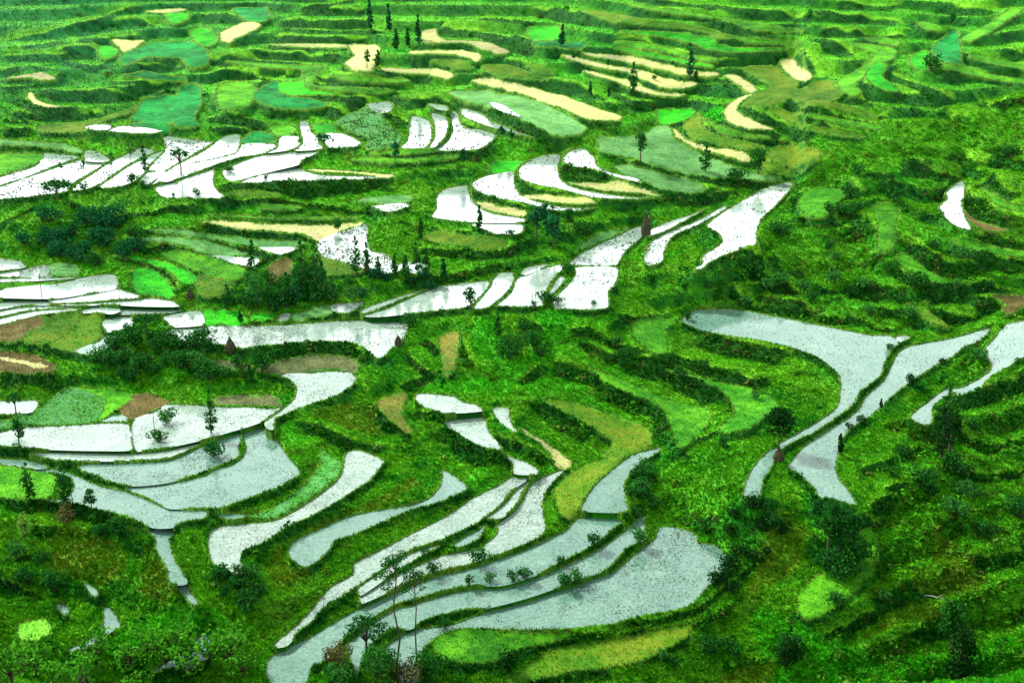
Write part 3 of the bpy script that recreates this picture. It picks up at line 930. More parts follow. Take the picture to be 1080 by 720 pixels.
def settle(a, b, dz):
    """plot a lies dz above plot b where they are nearest to each other"""
    ka, kb = field_at(*a), field_at(*b)
    d = np.hypot(fields[ka][1][:, None, 0]-fields[kb][1][None, :, 0], fields[ka][1][:, None, 1]-fields[kb][1][None, :, 1])
    i, j = np.unravel_index(d.argmin(), d.shape)
    pa, pb = planes[ka], planes[kb]
    x, y = pix2slope(*fields[kb][1][j], pb)
    zb = pb[2] + pb[3]*(x-pb[0]) + pb[4]*(y-pb[1]); za = pa[2] + pa[3]*(x-pa[0]) + pa[4]*(y-pa[1])
    sh = zb + dz - za
    planes[ka] = (pa[0], pa[1], pa[2]+sh, pa[3], pa[4])
settle((920, 442), (835, 417), -1.0)
settle((1050, 380), (920, 442), 1.2)
zf = [pl[2] for pl in planes]
PLN = np.array(planes)
def plane_z(k, x, y):
    return PLN[k, 2] + PLN[k, 3]*(x-PLN[k, 0]) + PLN[k, 4]*(y-PLN[k, 1])
lab = -np.ones((NV, NU), np.int32)
order = sorted(range(len(fields)), key=lambda k: -np.ptp(fields[k][1][:, 0])*np.ptp(fields[k][1][:, 1]))
world_poly = []
for k, (t, p) in enumerate(fields):
    if t[0] == 'W': X, Y = pix2slope(p[:, 0], p[:, 1], planes[k])
    else:
        Y = rel(p[:, 0], p[:, 1]); a_, b_, c_ = dirs(p[:, 0], p[:, 1]); X = Y*a_/b_
    world_poly.append(np.stack([X, Y], 1))
for k in order:
    uv = to_uv(world_poly[k])
    j0, i0, m = raster(uv, lab.shape, U0, V0, DU, DV)
    lab[j0:j0+m.shape[0], i0:i0+m.shape[1]][m] = k
TYPES = ['W', 'tan', 'olive', 'brown', 'mud', 'bright', 'teal', 'sage', 'sagew', 'lawn', 'lime', 'straw']
def ty(t): return 'W' if t[0] == 'W' else t
ftype = np.array([TYPES.index(ty(t)) for t, p in fields])
zfa = np.array(zf)
inside = lab >= 0
lt = np.where(inside, ftype[np.maximum(lab, 0)], -1)
water = inside & (lt == 0)
dep = np.where(water, -0.35, 0.0)
L0 = np.maximum(lab, 0)
Zpl = PLN[L0, 2] + PLN[L0, 3]*(GX-PLN[L0, 0]) + PLN[L0, 4]*(GY-PLN[L0, 1])
Zpl = np.where(water, Zpl, Zm)
Zfix = np.where(inside, Zpl + dep, -1e9)
# little earth dykes round the flooded fields, a lip round the others
rim = np.full(lab.shape, -1e9)
RIM = 2
for k in order:
    t, p = fields[k]
    uv = to_uv(world_poly[k])
    pad = 5
    a0 = max(0, int((uv[:, 0].min()-U0)/DU)-pad); a1 = min(NU, int((uv[:, 0].max()-U0)/DU)+pad)
    b0 = max(0, int((uv[:, 1].min()-V0)/DV)-pad); b1 = min(NV, int((uv[:, 1].max()-V0)/DV)+pad)
    if a1 <= a0 or b1 <= b0: continue
    m = lab[b0:b1, a0:a1] == k
    d = dilate(m, RIM) & ~inside[b0:b1, a0:a1]
    rim[b0:b1, a0:a1] = np.where(d, np.maximum(rim[b0:b1, a0:a1], ((0.22 + planes[k][2] + planes[k][3]*(GX[b0:b1, a0:a1]-planes[k][0]) + planes[k][4]*(GY[b0:b1, a0:a1]-planes[k][1])) if t[0] == 'W' else -1e7)), rim[b0:b1, a0:a1])
isrim = rim > -1e8
fixed = inside | isrim
fixw = (water | (rim > -1e6)) & ~(inside & ~water)
zfixv = np.where(water, Zfix, rim)
delta = pushpull(np.where(fixw, zfixv - Zm, 0.0), fixw.astype(float))
for _ in range(90):
    k = delta.copy()
    k[1:-1, 1:-1] = (delta[:-2, 1:-1]+delta[2:, 1:-1]+delta[1:-1, :-2]+delta[1:-1, 2:])*0.25
    delta = np.where(fixw, delta, k)
# away from the traced fields the correction dies out
def blur(a, n):
    for _ in range(n):
        a = (a + np.roll(a, 1, 0) + np.roll(a, -1, 0))/3
        a = (a + np.roll(a, 1, 1) + np.roll(a, -1, 1))/3
    return a
far = 1.0 - blur(inside.astype(float), 14)
free = np.clip((far - 0.45)/0.5, 0, 1)*(~fixed)
free = np.where(fixed, 0, blur(free, 3))
Z = Zm + delta
keep = dilate(water, 2)
for th_, gr_ in ((1.5, 18), (1.7, 10), (2.2, 8)):
    sl_ = np.hypot(np.gradient(Z, axis=1)/(DU*GY), np.gradient(Z, axis=0)/(DV*GY))
    soft = dilate(sl_ > th_, gr_) & ~keep & ~inside
    fill = pushpull(np.where(soft, 0, Z), (~soft).astype(float))
    for _ in range(40):
        k = fill.copy()
        k[1:-1, 1:-1] = (fill[:-2, 1:-1]+fill[2:, 1:-1]+fill[1:-1, :-2]+fill[1:-1, 2:])*0.25
        fill = np.where(soft, k, Z)
    Z = fill
sl_ = np.hypot(np.gradient(Z, axis=1)/(DU*GY), np.gradient(Z, axis=0)/(DV*GY))
soft = dilate(sl_ > 5.0, 5) & ~keep
for _ in range(60):
    k = Z.copy()
    k[1:-1, 1:-1] = (Z[:-2, 1:-1]+Z[2:, 1:-1]+Z[1:-1, :-2]+Z[1:-1, 2:])*0.25
    Z = np.where(soft, k, Z)
# away from the traced fields the correction dies out
def blur(a, n):
    for _ in range(n):
        a = (a + np.roll(a, 1, 0) + np.roll(a, -1, 0))/3
        a = (a + np.roll(a, 1, 1) + np.roll(a, -1, 1))/3
    return a
far = 1.0 - blur(inside.astype(float), 14)
free = np.clip((far - 0.45)/0.5, 0, 1)*(~fixed)
free = np.where(fixed, 0, blur(free, 3))
Z = Zm + delta
keep = dilate(water, 2)
for rep in range(3):
    sl_ = np.hypot(np.gradient(Z, axis=1)/(DU*GY), np.gradient(Z, axis=0)/(DV*GY))
    soft = dilate(sl_ > 2.2, 5) & ~keep
    for _ in range(40):
        k = Z.copy()
        k[1:-1, 1:-1] = (Z[:-2, 1:-1]+Z[2:, 1:-1]+Z[1:-1, :-2]+Z[1:-1, 2:])*0.25
        Z = np.where(soft, k, Z)
sl_ = np.hypot(np.gradient(Z, axis=1)/(DU*GY), np.gradient(Z, axis=0)/(DV*GY))
soft = dilate((sl_ > 2.6) & dilate(keep, 2), 13) & ~keep
for _ in range(160):
    k = Z.copy()
    k[1:-1, 1:-1] = (Z[:-2, 1:-1]+Z[2:, 1:-1]+Z[1:-1, :-2]+Z[1:-1, 2:])*0.25
    Z = np.where(soft, k, Z)
# image coordinates of every ground point (only used to say which part of the valley it belongs to)
def to_pix(X, Y, Zv):
    dz = Zv - CAM_Z
    d = Y*CP - dz*SP
    return 540 + F*X/d, 360 - F*(Y*SP + dz*CP)/d
PXg, PYg = to_pix(GX, GY, Z)
ridge_y = np.interp(PXg, RIDGE[::-1, 0], RIDGE[::-1, 1], left=-99, right=90)
def region(poly):
    """the ground inside one part of the valley"""
    q = np.array(poly, float)
    x, y = q[:, 0], q[:, 1]
    bb = (PXg > x.min()) & (PXg < x.max()) & (PYg > y.min()) & (PYg < y.max())
    px, py = PXg[bb], PYg[bb]
    inn = np.zeros(px.shape, bool)
    for a in range(len(q)):
        b = (a+1) % len(q)
        if y[a] == y[b]: continue
        inn ^= ((y[a] > py) != (y[b] > py)) & (px < (x[b]-x[a])*(py-y[a])/(y[b]-y[a]) + x[a])
    out = np.zeros(PXg.shape, bool); out[bb] = inn
    return out
hill = region([(690, 330), (745, 290), (800, 262), (846, 190), (933, 130), (1080, 95), (1300, 90), (1300, 760), (880, 760), (900, 540), (1000, 400), (1040, 345), (940, 350), (720, 325)])
hillf = blur(hill.astype(float), 6)
farhills = np.clip((150 - PYg)/60, 0, 1)*(1-hillf)
# stepped ground where no field was picked out
def steps(z, st, off):
    q = (z + off)/st
    fl = np.floor(q); fr = q - fl
    e = np.clip((fr-0.55)/0.45, 0, 1); e = e*e*(3-2*e)
    return st*(fl + 0.12*fr/1.0 + 0.88*e) - off, np.clip((0.60-fr)/0.08, 0, 1), np.clip(1-np.abs(fr-.05)/.07, 0, 1)
wob = vnoise(GX, GY, 70, 1)*5 + vnoise(GX, GY, 26, 2)*1.0
zt, tread1, lip1 = steps(Z + wob, 4.2, 1.0); zt = zt - wob
zt2, tread2, lip2 = steps(Z + wob*1.2, 3.6, 0.4); zt2 = zt2 - wob*1.2
tw = free*np.clip(farhills*0.95 + 0.25, 0, .95)*(1-hillf)
th = free*hillf*0.9
Z = Z + (zt - Z)*tw + (zt2 - Z)*th
# ledges: the long curved steps that were dug along the slopes
def hit_on(S, px, py):
    dx, dy, dz = dirs(px, py)
    Y = np.arange(200.0, 845.0, 0.6)
    zg = bil(S, (np.log(Y)-V0)/DV, (dx/dy*np.ones_like(Y)-U0)/DU)
    b = np.nonzero(CAM_Z + Y*dz/dy <= zg)[0]
    y = Y[b[0]] if len(b) else Y[-1]
    return dx/dy, math.log(y)
riser = np.zeros(Z.shape); lip = np.zeros(Z.shape); shelf = np.zeros(Z.shape); push = np.zeros(Z.shape)
Zs = Z.copy()
for line in LEDGES.strip().split('\n'):
    w, pts = line.split('|')
    w = float(w)
    q = np.array([[float(a) for a in p.split(',')] for p in pts.split()])
    # spline through the traced points
    qq = []
    for a in range(len(q)-1):
        p0, p1, p2, p3 = q[max(a-1, 0)], q[a], q[a+1], q[min(a+2, len(q)-1)]
        for s in np.arange(0, 1, .25):
            qq.append(.5*((2*p1) + (p2-p0)*s + (2*p0-5*p1+4*p2-p3)*s*s + (3*p1-p0-3*p2+p3)*s**3))
    qq.append(q[-1])
    g = np.array([hit_on(Zs, a, b) for a, b in qq])
    if len(g) > 4:                                          # no jumps in distance along one ledge
        for _ in range(2): g[1:-1, 1] = (g[:-2, 1] + 2*g[1:-1, 1] + g[2:, 1])/4
    ym = math.exp(g[:, 1].mean())
    jj0 = np.clip(((g[:, 1]-V0)/DV).astype(int), 9, NV-10); ii0 = np.clip(((g[:, 0]-U0)/DU).astype(int), 0, NU-1)
    pv = np.median(np.maximum(PYg[jj0-8, ii0]-PYg[jj0+8, ii0], .5))/(16*DV)
    dv = .92*w/pv                                           # the riser's depth on the ground
    h = .46*w*ym*1.06/1500
    pad = dv*4 + .004
    i0 = max(0, int((g[:, 0].min()-pad-U0)/DU)); i1 = min(NU, int((g[:, 0].max()+pad-U0)/DU)+1)
    j0 = max(0, int((g[:, 1].min()-pad-V0)/DV)); j1 = min(NV, int((g[:, 1].max()+pad-V0)/DV)+1)
    if i1-i0 < 2 or j1-j0 < 2: continue
    uu, vv = np.meshgrid(gu[i0:i1], gv[j0:j1])
    uu = uu + .35*dv*(vnoise(GX[j0:j1, i0:i1], GY[j0:j1, i0:i1], 7, 31)); vv = vv + .5*dv*(vnoise(GX[j0:j1, i0:i1], GY[j0:j1, i0:i1], 5, 32))
    best = np.full(uu.shape, 9e9); sgn = np.ones(uu.shape); tpos = np.zeros(uu.shape)
    for a in range(len(g)-1):
        ax, ay = g[a]; bx, by = g[a+1]
        ex, ey = bx-ax, by-ay; L2 = ex*ex+ey*ey+1e-12
        t = np.clip(((uu-ax)*ex + (vv-ay)*ey)/L2, 0, 1)
        d2 = (uu-ax-t*ex)**2 + (vv-ay-t*ey)**2
        nb = d2 < best
        best = np.where(nb, d2, best)
        sgn = np.where(nb, np.where(ex*(vv-ay) - ey*(uu-ax) >= 0, 1.0, -1.0)*(1 if ex >= 0 else -1), sgn)
        tpos = np.where(nb, (a+t)/(len(g)-1), tpos)
    s = np.sqrt(best)*sgn/dv
    end = np.clip(np.minimum(tpos, 1-tpos)*9, 0, 1)
    end = np.where((tpos <= 0) | (tpos >= 1), 0, end)
    D = np.where(s > 0, .5*np.exp(-s/1.8), np.where(s > -1, .5+s, -.5*np.exp((s+1)/1.8)))*h*end
    P = push[j0:j1, i0:i1]; push[j0:j1, i0:i1] = P + D
    riser[j0:j1, i0:i1] = np.maximum(riser[j0:j1, i0:i1], np.clip(np.minimum((s+1.12)/.15, (-s)/.12+.5), 0, 1)*end)
    lip[j0:j1, i0:i1] = np.maximum(lip[j0:j1, i0:i1], np.clip(1-np.abs(s-.22)/.28, 0, 1)*end)
    shelf[j0:j1, i0:i1] = np.maximum(shelf[j0:j1, i0:i1], np.clip(np.minimum(s/.2, (2.2-s)/1.2), 0, 1)*end)
bankcell = np.where(fixed, 0, np.clip(1-1.0*(blur(fixed.astype(float), 2)), 0, 1))
Z = Z + push*bankcell
# rough overgrown banks
n1 = vnoise(GX, GY, 1.3, 3); n3 = vnoise(GX, GY, 3.4, 4); n9 = vnoise(GX, GY, 9.0, 5); n25 = vnoise(GX, GY, 25.0, 6)
edge = np.where(fixed, 0, 1-np.clip((blur(fixed.astype(float), 3)-0.15)/0.6, 0, 1))
amp = edge*(.75 + 0.35*hillf)*(1-.6*shelf)*(1-.65*farhills)
Z = Z + amp*(0.55*n1 + 1.1*n3) + free*(1.0*n9*(0.5+1.2*hillf) + 1.0*n25*hillf)*(1-.6*farhills)
Z = Z + np.where(isrim & ~inside, 0.16*n1 + 0.1*n3, 0) + np.where(inside & ~water, 0.10*n1, 0)

# ------------------------------------------------------------------ what grows where
def C(r, g, b): return np.array([r, g, b], np.float32)
PAL = dict(tan=(C(.37, .37, .17), C(.26, .30, .09)), olive=(C(.034, .105, .003), C(.080, .125, .007)), brown=(C(.065, .068, .016), C(.12, .095, .03)),
           mud=(C(.055, .082, .026), C(.085, .10, .038)), bright=(C(.006, .165, .004), C(.022, .24, .005)), teal=(C(.003, .092, .018), C(.005, .14, .028)),  # mud: one muddy wet strip has its bank's reflection put into this brown
           sage=(C(.052, .150, .042), C(.085, .18, .06)), sagew=(C(.07, .19, .07), C(.035, .15, .02)), lawn=(C(.020, .125, .003), C(.058, .185, .006)),
           lime=(C(.16, .36, .03), C(.08, .26, .02)), olivep=(C(.045, .130, .004), C(.095, .165, .008)), grass=(C(.014, .165, .004), C(.04, .23, .006)), straw=(C(.045, .11, .006), C(.16, .15, .028)), W=(C(.085, .12, .04), C(.06, .11, .03)))
BANK = [C(.004, .045, .004), C(.010, .090, .005), C(.024, .140, .004), C(.060, .185, .005), C(.085, .095, .020), C(.030, .21, .005)]
nA = vnoise(GX, GY, 2.2, 11); nB = vnoise(GX, GY, 6.5, 12); nC = vnoise(GX, GY, 21, 13); nD = vnoise(GX, GY, 0.8, 14); nE = vnoise(GX, GY, 55, 15)
mixv = np.clip(0.5 + 0.9*nD + 0.8*nA + 0.5*nB, 0, 1)[..., None]
# slope of the finished ground
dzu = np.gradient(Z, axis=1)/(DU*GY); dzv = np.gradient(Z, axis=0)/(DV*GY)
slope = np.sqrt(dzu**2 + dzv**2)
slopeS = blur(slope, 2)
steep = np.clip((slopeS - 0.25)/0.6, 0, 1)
colr = np.zeros(Z.shape + (3,), np.float32)
# banks: dark rough growth on steep faces, grass on gentle ground
PY2 = to_pix(GX, GY, Z)[1]
dpx = np.clip(PY2[:-1]-PY2[1:], 0.02, 6)
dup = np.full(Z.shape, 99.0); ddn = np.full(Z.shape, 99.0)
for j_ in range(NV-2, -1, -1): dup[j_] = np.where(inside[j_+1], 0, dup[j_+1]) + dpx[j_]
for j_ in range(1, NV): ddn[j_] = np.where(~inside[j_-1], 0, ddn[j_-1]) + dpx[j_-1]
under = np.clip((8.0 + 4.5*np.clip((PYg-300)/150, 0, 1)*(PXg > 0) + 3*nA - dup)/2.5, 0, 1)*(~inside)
near = np.clip((blur(inside.astype(float), 7)-.12)/.3, 0, 1)
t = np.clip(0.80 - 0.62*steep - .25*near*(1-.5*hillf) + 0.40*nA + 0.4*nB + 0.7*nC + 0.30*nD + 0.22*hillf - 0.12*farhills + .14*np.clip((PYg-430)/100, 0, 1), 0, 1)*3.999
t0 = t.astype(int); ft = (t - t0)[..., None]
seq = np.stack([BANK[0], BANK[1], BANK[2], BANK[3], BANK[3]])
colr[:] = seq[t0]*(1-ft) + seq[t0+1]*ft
brownish = np.clip((nB + 0.8*nC - 0.36)*4, 0, 1)*(0.35+0.4*hillf)*(1-farhills)
colr = colr*(1-brownish[..., None]) + BANK[4]*brownish[..., None]
fresh = np.clip((nC - 0.5*nB - 0.12)*5, 0, 1)*(1-steep)*0.8
colr = colr*(1-fresh[..., None]) + BANK[5]*fresh[..., None]
# grass on the treads of the old terraces, brush on their risers
nG = vnoise(GX, GY, 34, 17); nH = vnoise(GX, GY, 14, 18)
tk = np.clip(0.55 + 1.2*nG + .6*nH, 0, 1)[..., None]
treadc = C(.010, .165, .012)*(1-tk) + C(.070, .235, .008)*tk
k1 = np.clip(tw*1.1, 0, 1)*tread1*np.clip(.75+.9*nH, 0, 1)
k2 = np.clip(th*1.3, 0, 1)*tread2*np.clip(.6+1.2*nH, 0, 1)
kk = (np.maximum(k1, k2)*.85)[..., None]
colr = colr*(1-kk) + treadc*(.8+.6*mixv)*kk
lipp = np.maximum(np.clip(tw*1.2, 0, 1)*lip1, np.clip(th*1.1, 0, 1)*lip2)*np.clip(.6+1.4*nH, 0, 1)
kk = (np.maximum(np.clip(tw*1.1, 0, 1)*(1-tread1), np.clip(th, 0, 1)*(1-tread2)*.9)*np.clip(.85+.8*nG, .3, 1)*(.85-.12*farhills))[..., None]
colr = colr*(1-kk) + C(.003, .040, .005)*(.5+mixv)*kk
kk = (lipp*.75)[..., None]
colr = colr*(1-kk) + C(.11, .27, .015)*(.75+.5*mixv)*kk
bk = (bankcell > .15)
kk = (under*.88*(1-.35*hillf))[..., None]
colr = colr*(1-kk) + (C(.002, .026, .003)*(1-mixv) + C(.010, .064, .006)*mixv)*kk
kk = (shelf*(1-riser)*.88*np.clip(.85+.6*nH, 0, 1)*bk)[..., None]
shc = C(.022, .165, .006)*(1-tk) + C(.085, .235, .008)*tk
colr = colr*(1-kk) + shc*(.75+.5*mixv)*kk
kk = (riser*.9*bk)[..., None]
colr = colr*(1-kk) + (C(.002, .026, .003)*(1-mixv) + C(.011, .064, .006)*mixv)*kk
kk = (lip*.7*(1-riser)*bk)[..., None]
colr = colr*(1-kk) + C(.13, .28, .016)*(.75+.6*mixv)*kk
# bluish distance haze painted into the colour of the far left slopes
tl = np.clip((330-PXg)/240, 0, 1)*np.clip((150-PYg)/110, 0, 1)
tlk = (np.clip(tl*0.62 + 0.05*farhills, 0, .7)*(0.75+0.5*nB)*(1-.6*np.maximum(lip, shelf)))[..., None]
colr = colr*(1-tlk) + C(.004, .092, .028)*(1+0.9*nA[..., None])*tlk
for kx, p in paints:
    inn = region(p) & ~fixed
    w = blur(inn.astype(float), 5); w = (np.clip((w + .55*nB + .35*nA - .25)*2.2, 0, 1)*(w > .02)*.9)[..., None]
    a, b = PAL[kx]
    colr = colr*(1-w) + (a*(1-mixv)+b*mixv)*w
# dykes
rimc = C(.022, .085, .006)*(1-mixv) + C(.080, .145, .014)*mixv
colr = np.where((isrim & ~inside)[..., None], rimc, colr)
wamp = np.clip((PYg-120)/260, .25, 1)
wj = np.clip(np.arange(NV)[:, None] + np.round(wamp*(4.0*nD + 4*nA)).astype(int), 0, NV-1)
wi = np.clip(np.arange(NU)[None] + np.round(wamp*(4.0*np.roll(nD, 40, 1) + 4*np.roll(nA, 60, 1))).astype(int), 0, NU-1)
ltw = lt[wj, wi]; ltw = np.where((ltw == 0) | water | (isrim & ~inside & (ltw < 0)), lt, ltw)
row = 0.5+0.5*np.sin(GX*5.2 + GY*2.1 + 3*nB)
for ti, nm in enumerate(TYPES):
    m = ltw == ti
    if not m.any(): continue
    a, b = PAL[nm]
    k = np.clip(mixv[m] + .7*nC[m][:, None] + .4*nB[m][:, None], 0, 1)
    if nm in ('tan', 'brown', 'straw'): k = np.clip(k*0.6 + 0.4*row[m][:, None] + 0.5*nC[m][:, None], 0, 1)
    c = a*(1-k) + b*k
    sl_ = np.clip((slope[m]-.7)/.5, 0, 1)[:, None]                # a plot's level ground only
    colr[m] = c*(1-sl_) + colr[m]*sl_
plot = (ltw > 0)
colr[plot] *= (0.95 + 0.15*np.sin(lab[plot]*2.399) + 0.4*nC[plot] + 0.35*nB[plot] + .3*nA[plot])[:, None]
gm = np.clip((colr[..., 1]/np.maximum(colr[..., 0], 1e-4)-1.4)/.8, 0, 1)[..., None]
colr = colr*(1-gm) + colr*C(.92, 1.16, .95)*(1+.06*farhills[..., None]+.16*np.clip((PYg-330)/120, 0, 1)[..., None])*gm
lipf = (np.clip((1.6-ddn)/.5, 0, 1)*(inside & ~water)*.6*np.clip(.7+1.5*nA, 0, 1))[..., None]
colr = colr*(1-lipf) + C(.045, .20, .022)*lipf
colr = np.clip(colr, 0.002, 0.8)

# ------------------------------------------------------------------ mesh helpers
def np_mesh(name, V, Fc, col=None, smooth=False):
    me = bpy.data.meshes.new(name)
    V = np.ascontiguousarray(V, np.float32); Fc = np.ascontiguousarray(Fc, np.int32)
    n, k = Fc.shape
    me.vertices.add(len(V)); me.vertices.foreach_set('co', V.ravel())
    me.loops.add(n*k); me.loops.foreach_set('vertex_index', Fc.ravel())
    me.polygons.add(n); me.polygons.foreach_set('loop_start', np.arange(0, n*k, k, dtype=np.int32))
    me.polygons.foreach_set('use_smooth', np.full(n, smooth))
    me.update(calc_edges=True)
    if col is not None:
        a = me.color_attributes.new('Col', 'FLOAT_COLOR', 'POINT')
        c4 = np.ones((len(V), 4), np.float32); c4[:, :3] = col
        a.data.foreach_set('color', c4.ravel())
    return me

def link(name, me, mat=None, parent=None):
    o = bpy.data.objects.new(name, me); COL.objects.link(o)
    if mat: me.materials.append(mat)
    if parent: o.parent = parent
    return o

# ------------------------------------------------------------------ materials
def new_mat(name):
    m = bpy.data.materials.new(name); m.use_nodes = True
    nt = m.node_tree; nt.nodes.clear()
    return m, nt, nt.nodes, nt.links

def mat_ground():
    m, nt, N, L = new_mat('ground_growth')
    out = N.new('ShaderNodeOutputMaterial'); b = N.new('ShaderNodeBsdfPrincipled')
    at = N.new('ShaderNodeAttribute'); at.attribute_name = 'Col'
    tc = N.new('ShaderNodeTexCoord')
    n = N.new('ShaderNodeTexNoise'); n.inputs['Scale'].default_value = 2.2; n.inputs['Detail'].default_value = 6; n.inputs['Roughness'].default_value = 0.75
    L.new(tc.outputs['Object'], n.inputs['Vector'])
    mr = N.new('ShaderNodeMapRange'); mr.inputs['From Min'].default_value = .3; mr.inputs['From Max'].default_value = .7
    mr.inputs['To Min'].default_value = .72; mr.inputs['To Max'].default_value = 1.32
    L.new(n.outputs['Fac'], mr.inputs['Value'])
    mx = N.new('ShaderNodeMix'); mx.data_type = 'RGBA'; mx.blend_type = 'MULTIPLY'; mx.inputs['Factor'].default_value = 1
    L.new(at.outputs['Color'], mx.inputs['A']); L.new(mr.outputs['Result'], mx.inputs['B'])
    L.new(mx.outputs['Result'], b.inputs['Base Color'])
    b.inputs['Roughness'].default_value = 0.9; b.inputs['Specular IOR Level'].default_value = 0.08
    bp = N.new('ShaderNodeBump'); bp.inputs['Strength'].default_value = 0.7; bp.inputs['Distance'].default_value = 0.35
    L.new(n.outputs['Fac'], bp.inputs['Height']); L.new(bp.outputs['Normal'], b.inputs['Normal'])
    L.new(b.outputs['BSDF'], out.inputs['Surface'])
    return m

def mat_water(name, lo, hi):
    """shallow turbid water: silt and flecks of mud and weed just under a reflecting surface"""
    m, nt, N, L = new_mat(name)
    out = N.new('ShaderNodeOutputMaterial'); b = N.new('ShaderNodeBsdfPrincipled')
    tc = N.new('ShaderNodeTexCoord')
    n = N.new('ShaderNodeTexNoise'); n.inputs['Scale'].default_value = 0.12; n.inputs['Detail'].default_value = 7; n.inputs['Roughness'].default_value = .7
    L.new(tc.outputs['Object'], n.inputs['Vector'])
    cr = N.new('ShaderNodeValToRGB')
    cr.color_ramp.elements[0].position = .35; cr.color_ramp.elements[0].color = lo + (1,)
    cr.color_ramp.elements[1].position = .68; cr.color_ramp.elements[1].color = hi + (1,)
    L.new(n.outputs['Fac'], cr.inputs['Fac'])
    f = N.new('ShaderNodeTexNoise'); f.inputs['Scale'].default_value = 1.5; f.inputs['Detail'].default_value = 5; f.inputs['Roughness'].default_value = .8
    L.new(tc.outputs['Object'], f.inputs['Vector'])
    fr = N.new('ShaderNodeMapRange'); fr.inputs['From Min'].default_value = .34; fr.inputs['From Max'].default_value = .62
    fr.inputs['To Min'].default_value = .52; fr.inputs['To Max'].default_value = 1.25
    L.new(f.outputs['Fac'], fr.inputs['Value'])
    mx = N.new('ShaderNodeMix'); mx.data_type = 'RGBA'; mx.blend_type = 'MULTIPLY'; mx.inputs['Factor'].default_value = 1
    L.new(cr.outputs['Color'], mx.inputs['A']); L.new(fr.outputs['Result'], mx.inputs['B'])
    L.new(mx.outputs['Result'], b.inputs['Base Color'])
    rr = N.new('ShaderNodeMapRange'); rr.inputs['From Min'].default_value = .3; rr.inputs['From Max'].default_value = .6
    rr.inputs['To Min'].default_value = .20; rr.inputs['To Max'].default_value = .05
    L.new(f.outputs['Fac'], rr.inputs['Value']); L.new(rr.outputs['Result'], b.inputs['Roughness'])
    b.inputs['IOR'].default_value = 1.42
    n2 = N.new('ShaderNodeTexNoise'); n2.inputs['Scale'].default_value = 1.6; n2.inputs['Detail'].default_value = 3
    L.new(tc.outputs['Object'], n2.inputs['Vector'])
    bp = N.new('ShaderNodeBump'); bp.inputs['Strength'].default_value = 0.06; bp.inputs['Distance'].default_value = 0.1
    L.new(n2.outputs['Fac'], bp.inputs['Height']); L.new(bp.outputs['Normal'], b.inputs['Normal'])
    L.new(b.outputs['BSDF'], out.inputs['Surface'])
    return m

def mat_leaf(name, c1, c2, use_col=False, trans=0.35):
    m, nt, N, L = new_mat(name)
    out = N.new('ShaderNodeOutputMaterial')
    g = N.new('ShaderNodeNewGeometry')
    if use_col:
        at = N.new('ShaderNodeAttribute'); at.attribute_name = 'Col'
        mr = N.new('ShaderNodeMapRange'); mr.inputs['To Min'].default_value = .55; mr.inputs['To Max'].default_value = 1.5
        L.new(g.outputs['Random Per Island'], mr.inputs['Value'])
        mx = N.new('ShaderNodeMix'); mx.data_type = 'RGBA'; mx.blend_type = 'MULTIPLY'; mx.inputs['Factor'].default_value = 1
        L.new(at.outputs['Color'], mx.inputs['A']); L.new(mr.outputs['Result'], mx.inputs['B'])
        colout = mx.outputs['Result']
    else:
        cr = N.new('ShaderNodeValToRGB')
        cr.color_ramp.elements[0].color = c1 + (1,); cr.color_ramp.elements[1].color = c2 + (1,)
        L.new(g.outputs['Random Per Island'], cr.inputs['Fac'])
        colout = cr.outputs['Color']
    d = N.new('ShaderNodeBsdfDiffuse'); tr = N.new('ShaderNodeBsdfTranslucent'); mxs = N.new('ShaderNodeMixShader')
    mxs.inputs['Fac'].default_value = trans
    L.new(colout, d.inputs['Color']); L.new(colout, tr.inputs['Color'])
    L.new(d.outputs[0], mxs.inputs[1]); L.new(tr.outputs[0], mxs.inputs[2])
    L.new(mxs.outputs[0], out.inputs['Surface'])
    return m

def mat_plain(name, c1, c2, scale=3.0, rough=.9):
    m, nt, N, L = new_mat(name)
    out = N.new('ShaderNodeOutputMaterial'); b = N.new('ShaderNodeBsdfPrincipled')
    tc = N.new('ShaderNodeTexCoord'); n = N.new('ShaderNodeTexNoise'); n.inputs['Scale'].default_value = scale; n.inputs['Detail'].default_value = 5
    L.new(tc.outputs['Object'], n.inputs['Vector'])
    cr = N.new('ShaderNodeValToRGB'); cr.color_ramp.elements[0].color = c1 + (1,); cr.color_ramp.elements[1].color = c2 + (1,)
    cr.color_ramp.elements[0].position = .3; cr.color_ramp.elements[1].position = .7
    L.new(n.outputs['Fac'], cr.inputs['Fac']); L.new(cr.outputs['Color'], b.inputs['Base Color'])
    b.inputs['Roughness'].default_value = rough; b.inputs['Specular IOR Level'].default_value = .1
    L.new(b.outputs['BSDF'], out.inputs['Surface'])
    return m

M_GROUND = mat_ground(); M_WATER = mat_water('clear_water', (.062, .148, .108), (.112, .212, .160)); M_SILT = mat_water('silty_water', (.13, .21, .165), (.23, .31, .255))
SILTY = [(312, 540), (446, 586), (345, 352), (156, 528), (62, 460), (217, 447), (120, 480), (496, 455), (545, 488), (472, 427), (540, 520), (530, 440), (328, 418), (20, 430)]
LEAF = dict(dark=mat_leaf('leaf_dark', (.005, .040, .007), (.020, .130, .016)),
            teal=mat_leaf('leaf_bluish', (.004, .042, .014), (.012, .110, .032)),
            mid=mat_leaf('leaf_mid', (.012, .075, .012), (.04, .19, .03)),
            lime=mat_leaf('leaf_lime', (.07, .20, .02), (.18, .36, .05)),
            brown=mat_leaf('leaf_brown', (.05, .06, .018), (.13, .13, .045)),
            black=mat_leaf('leaf_black', (.003, .018, .004), (.012, .065, .010)),
            leaf=mat_leaf('leaf_fresh', (.008, .09, .005), (.085, .35, .018)))
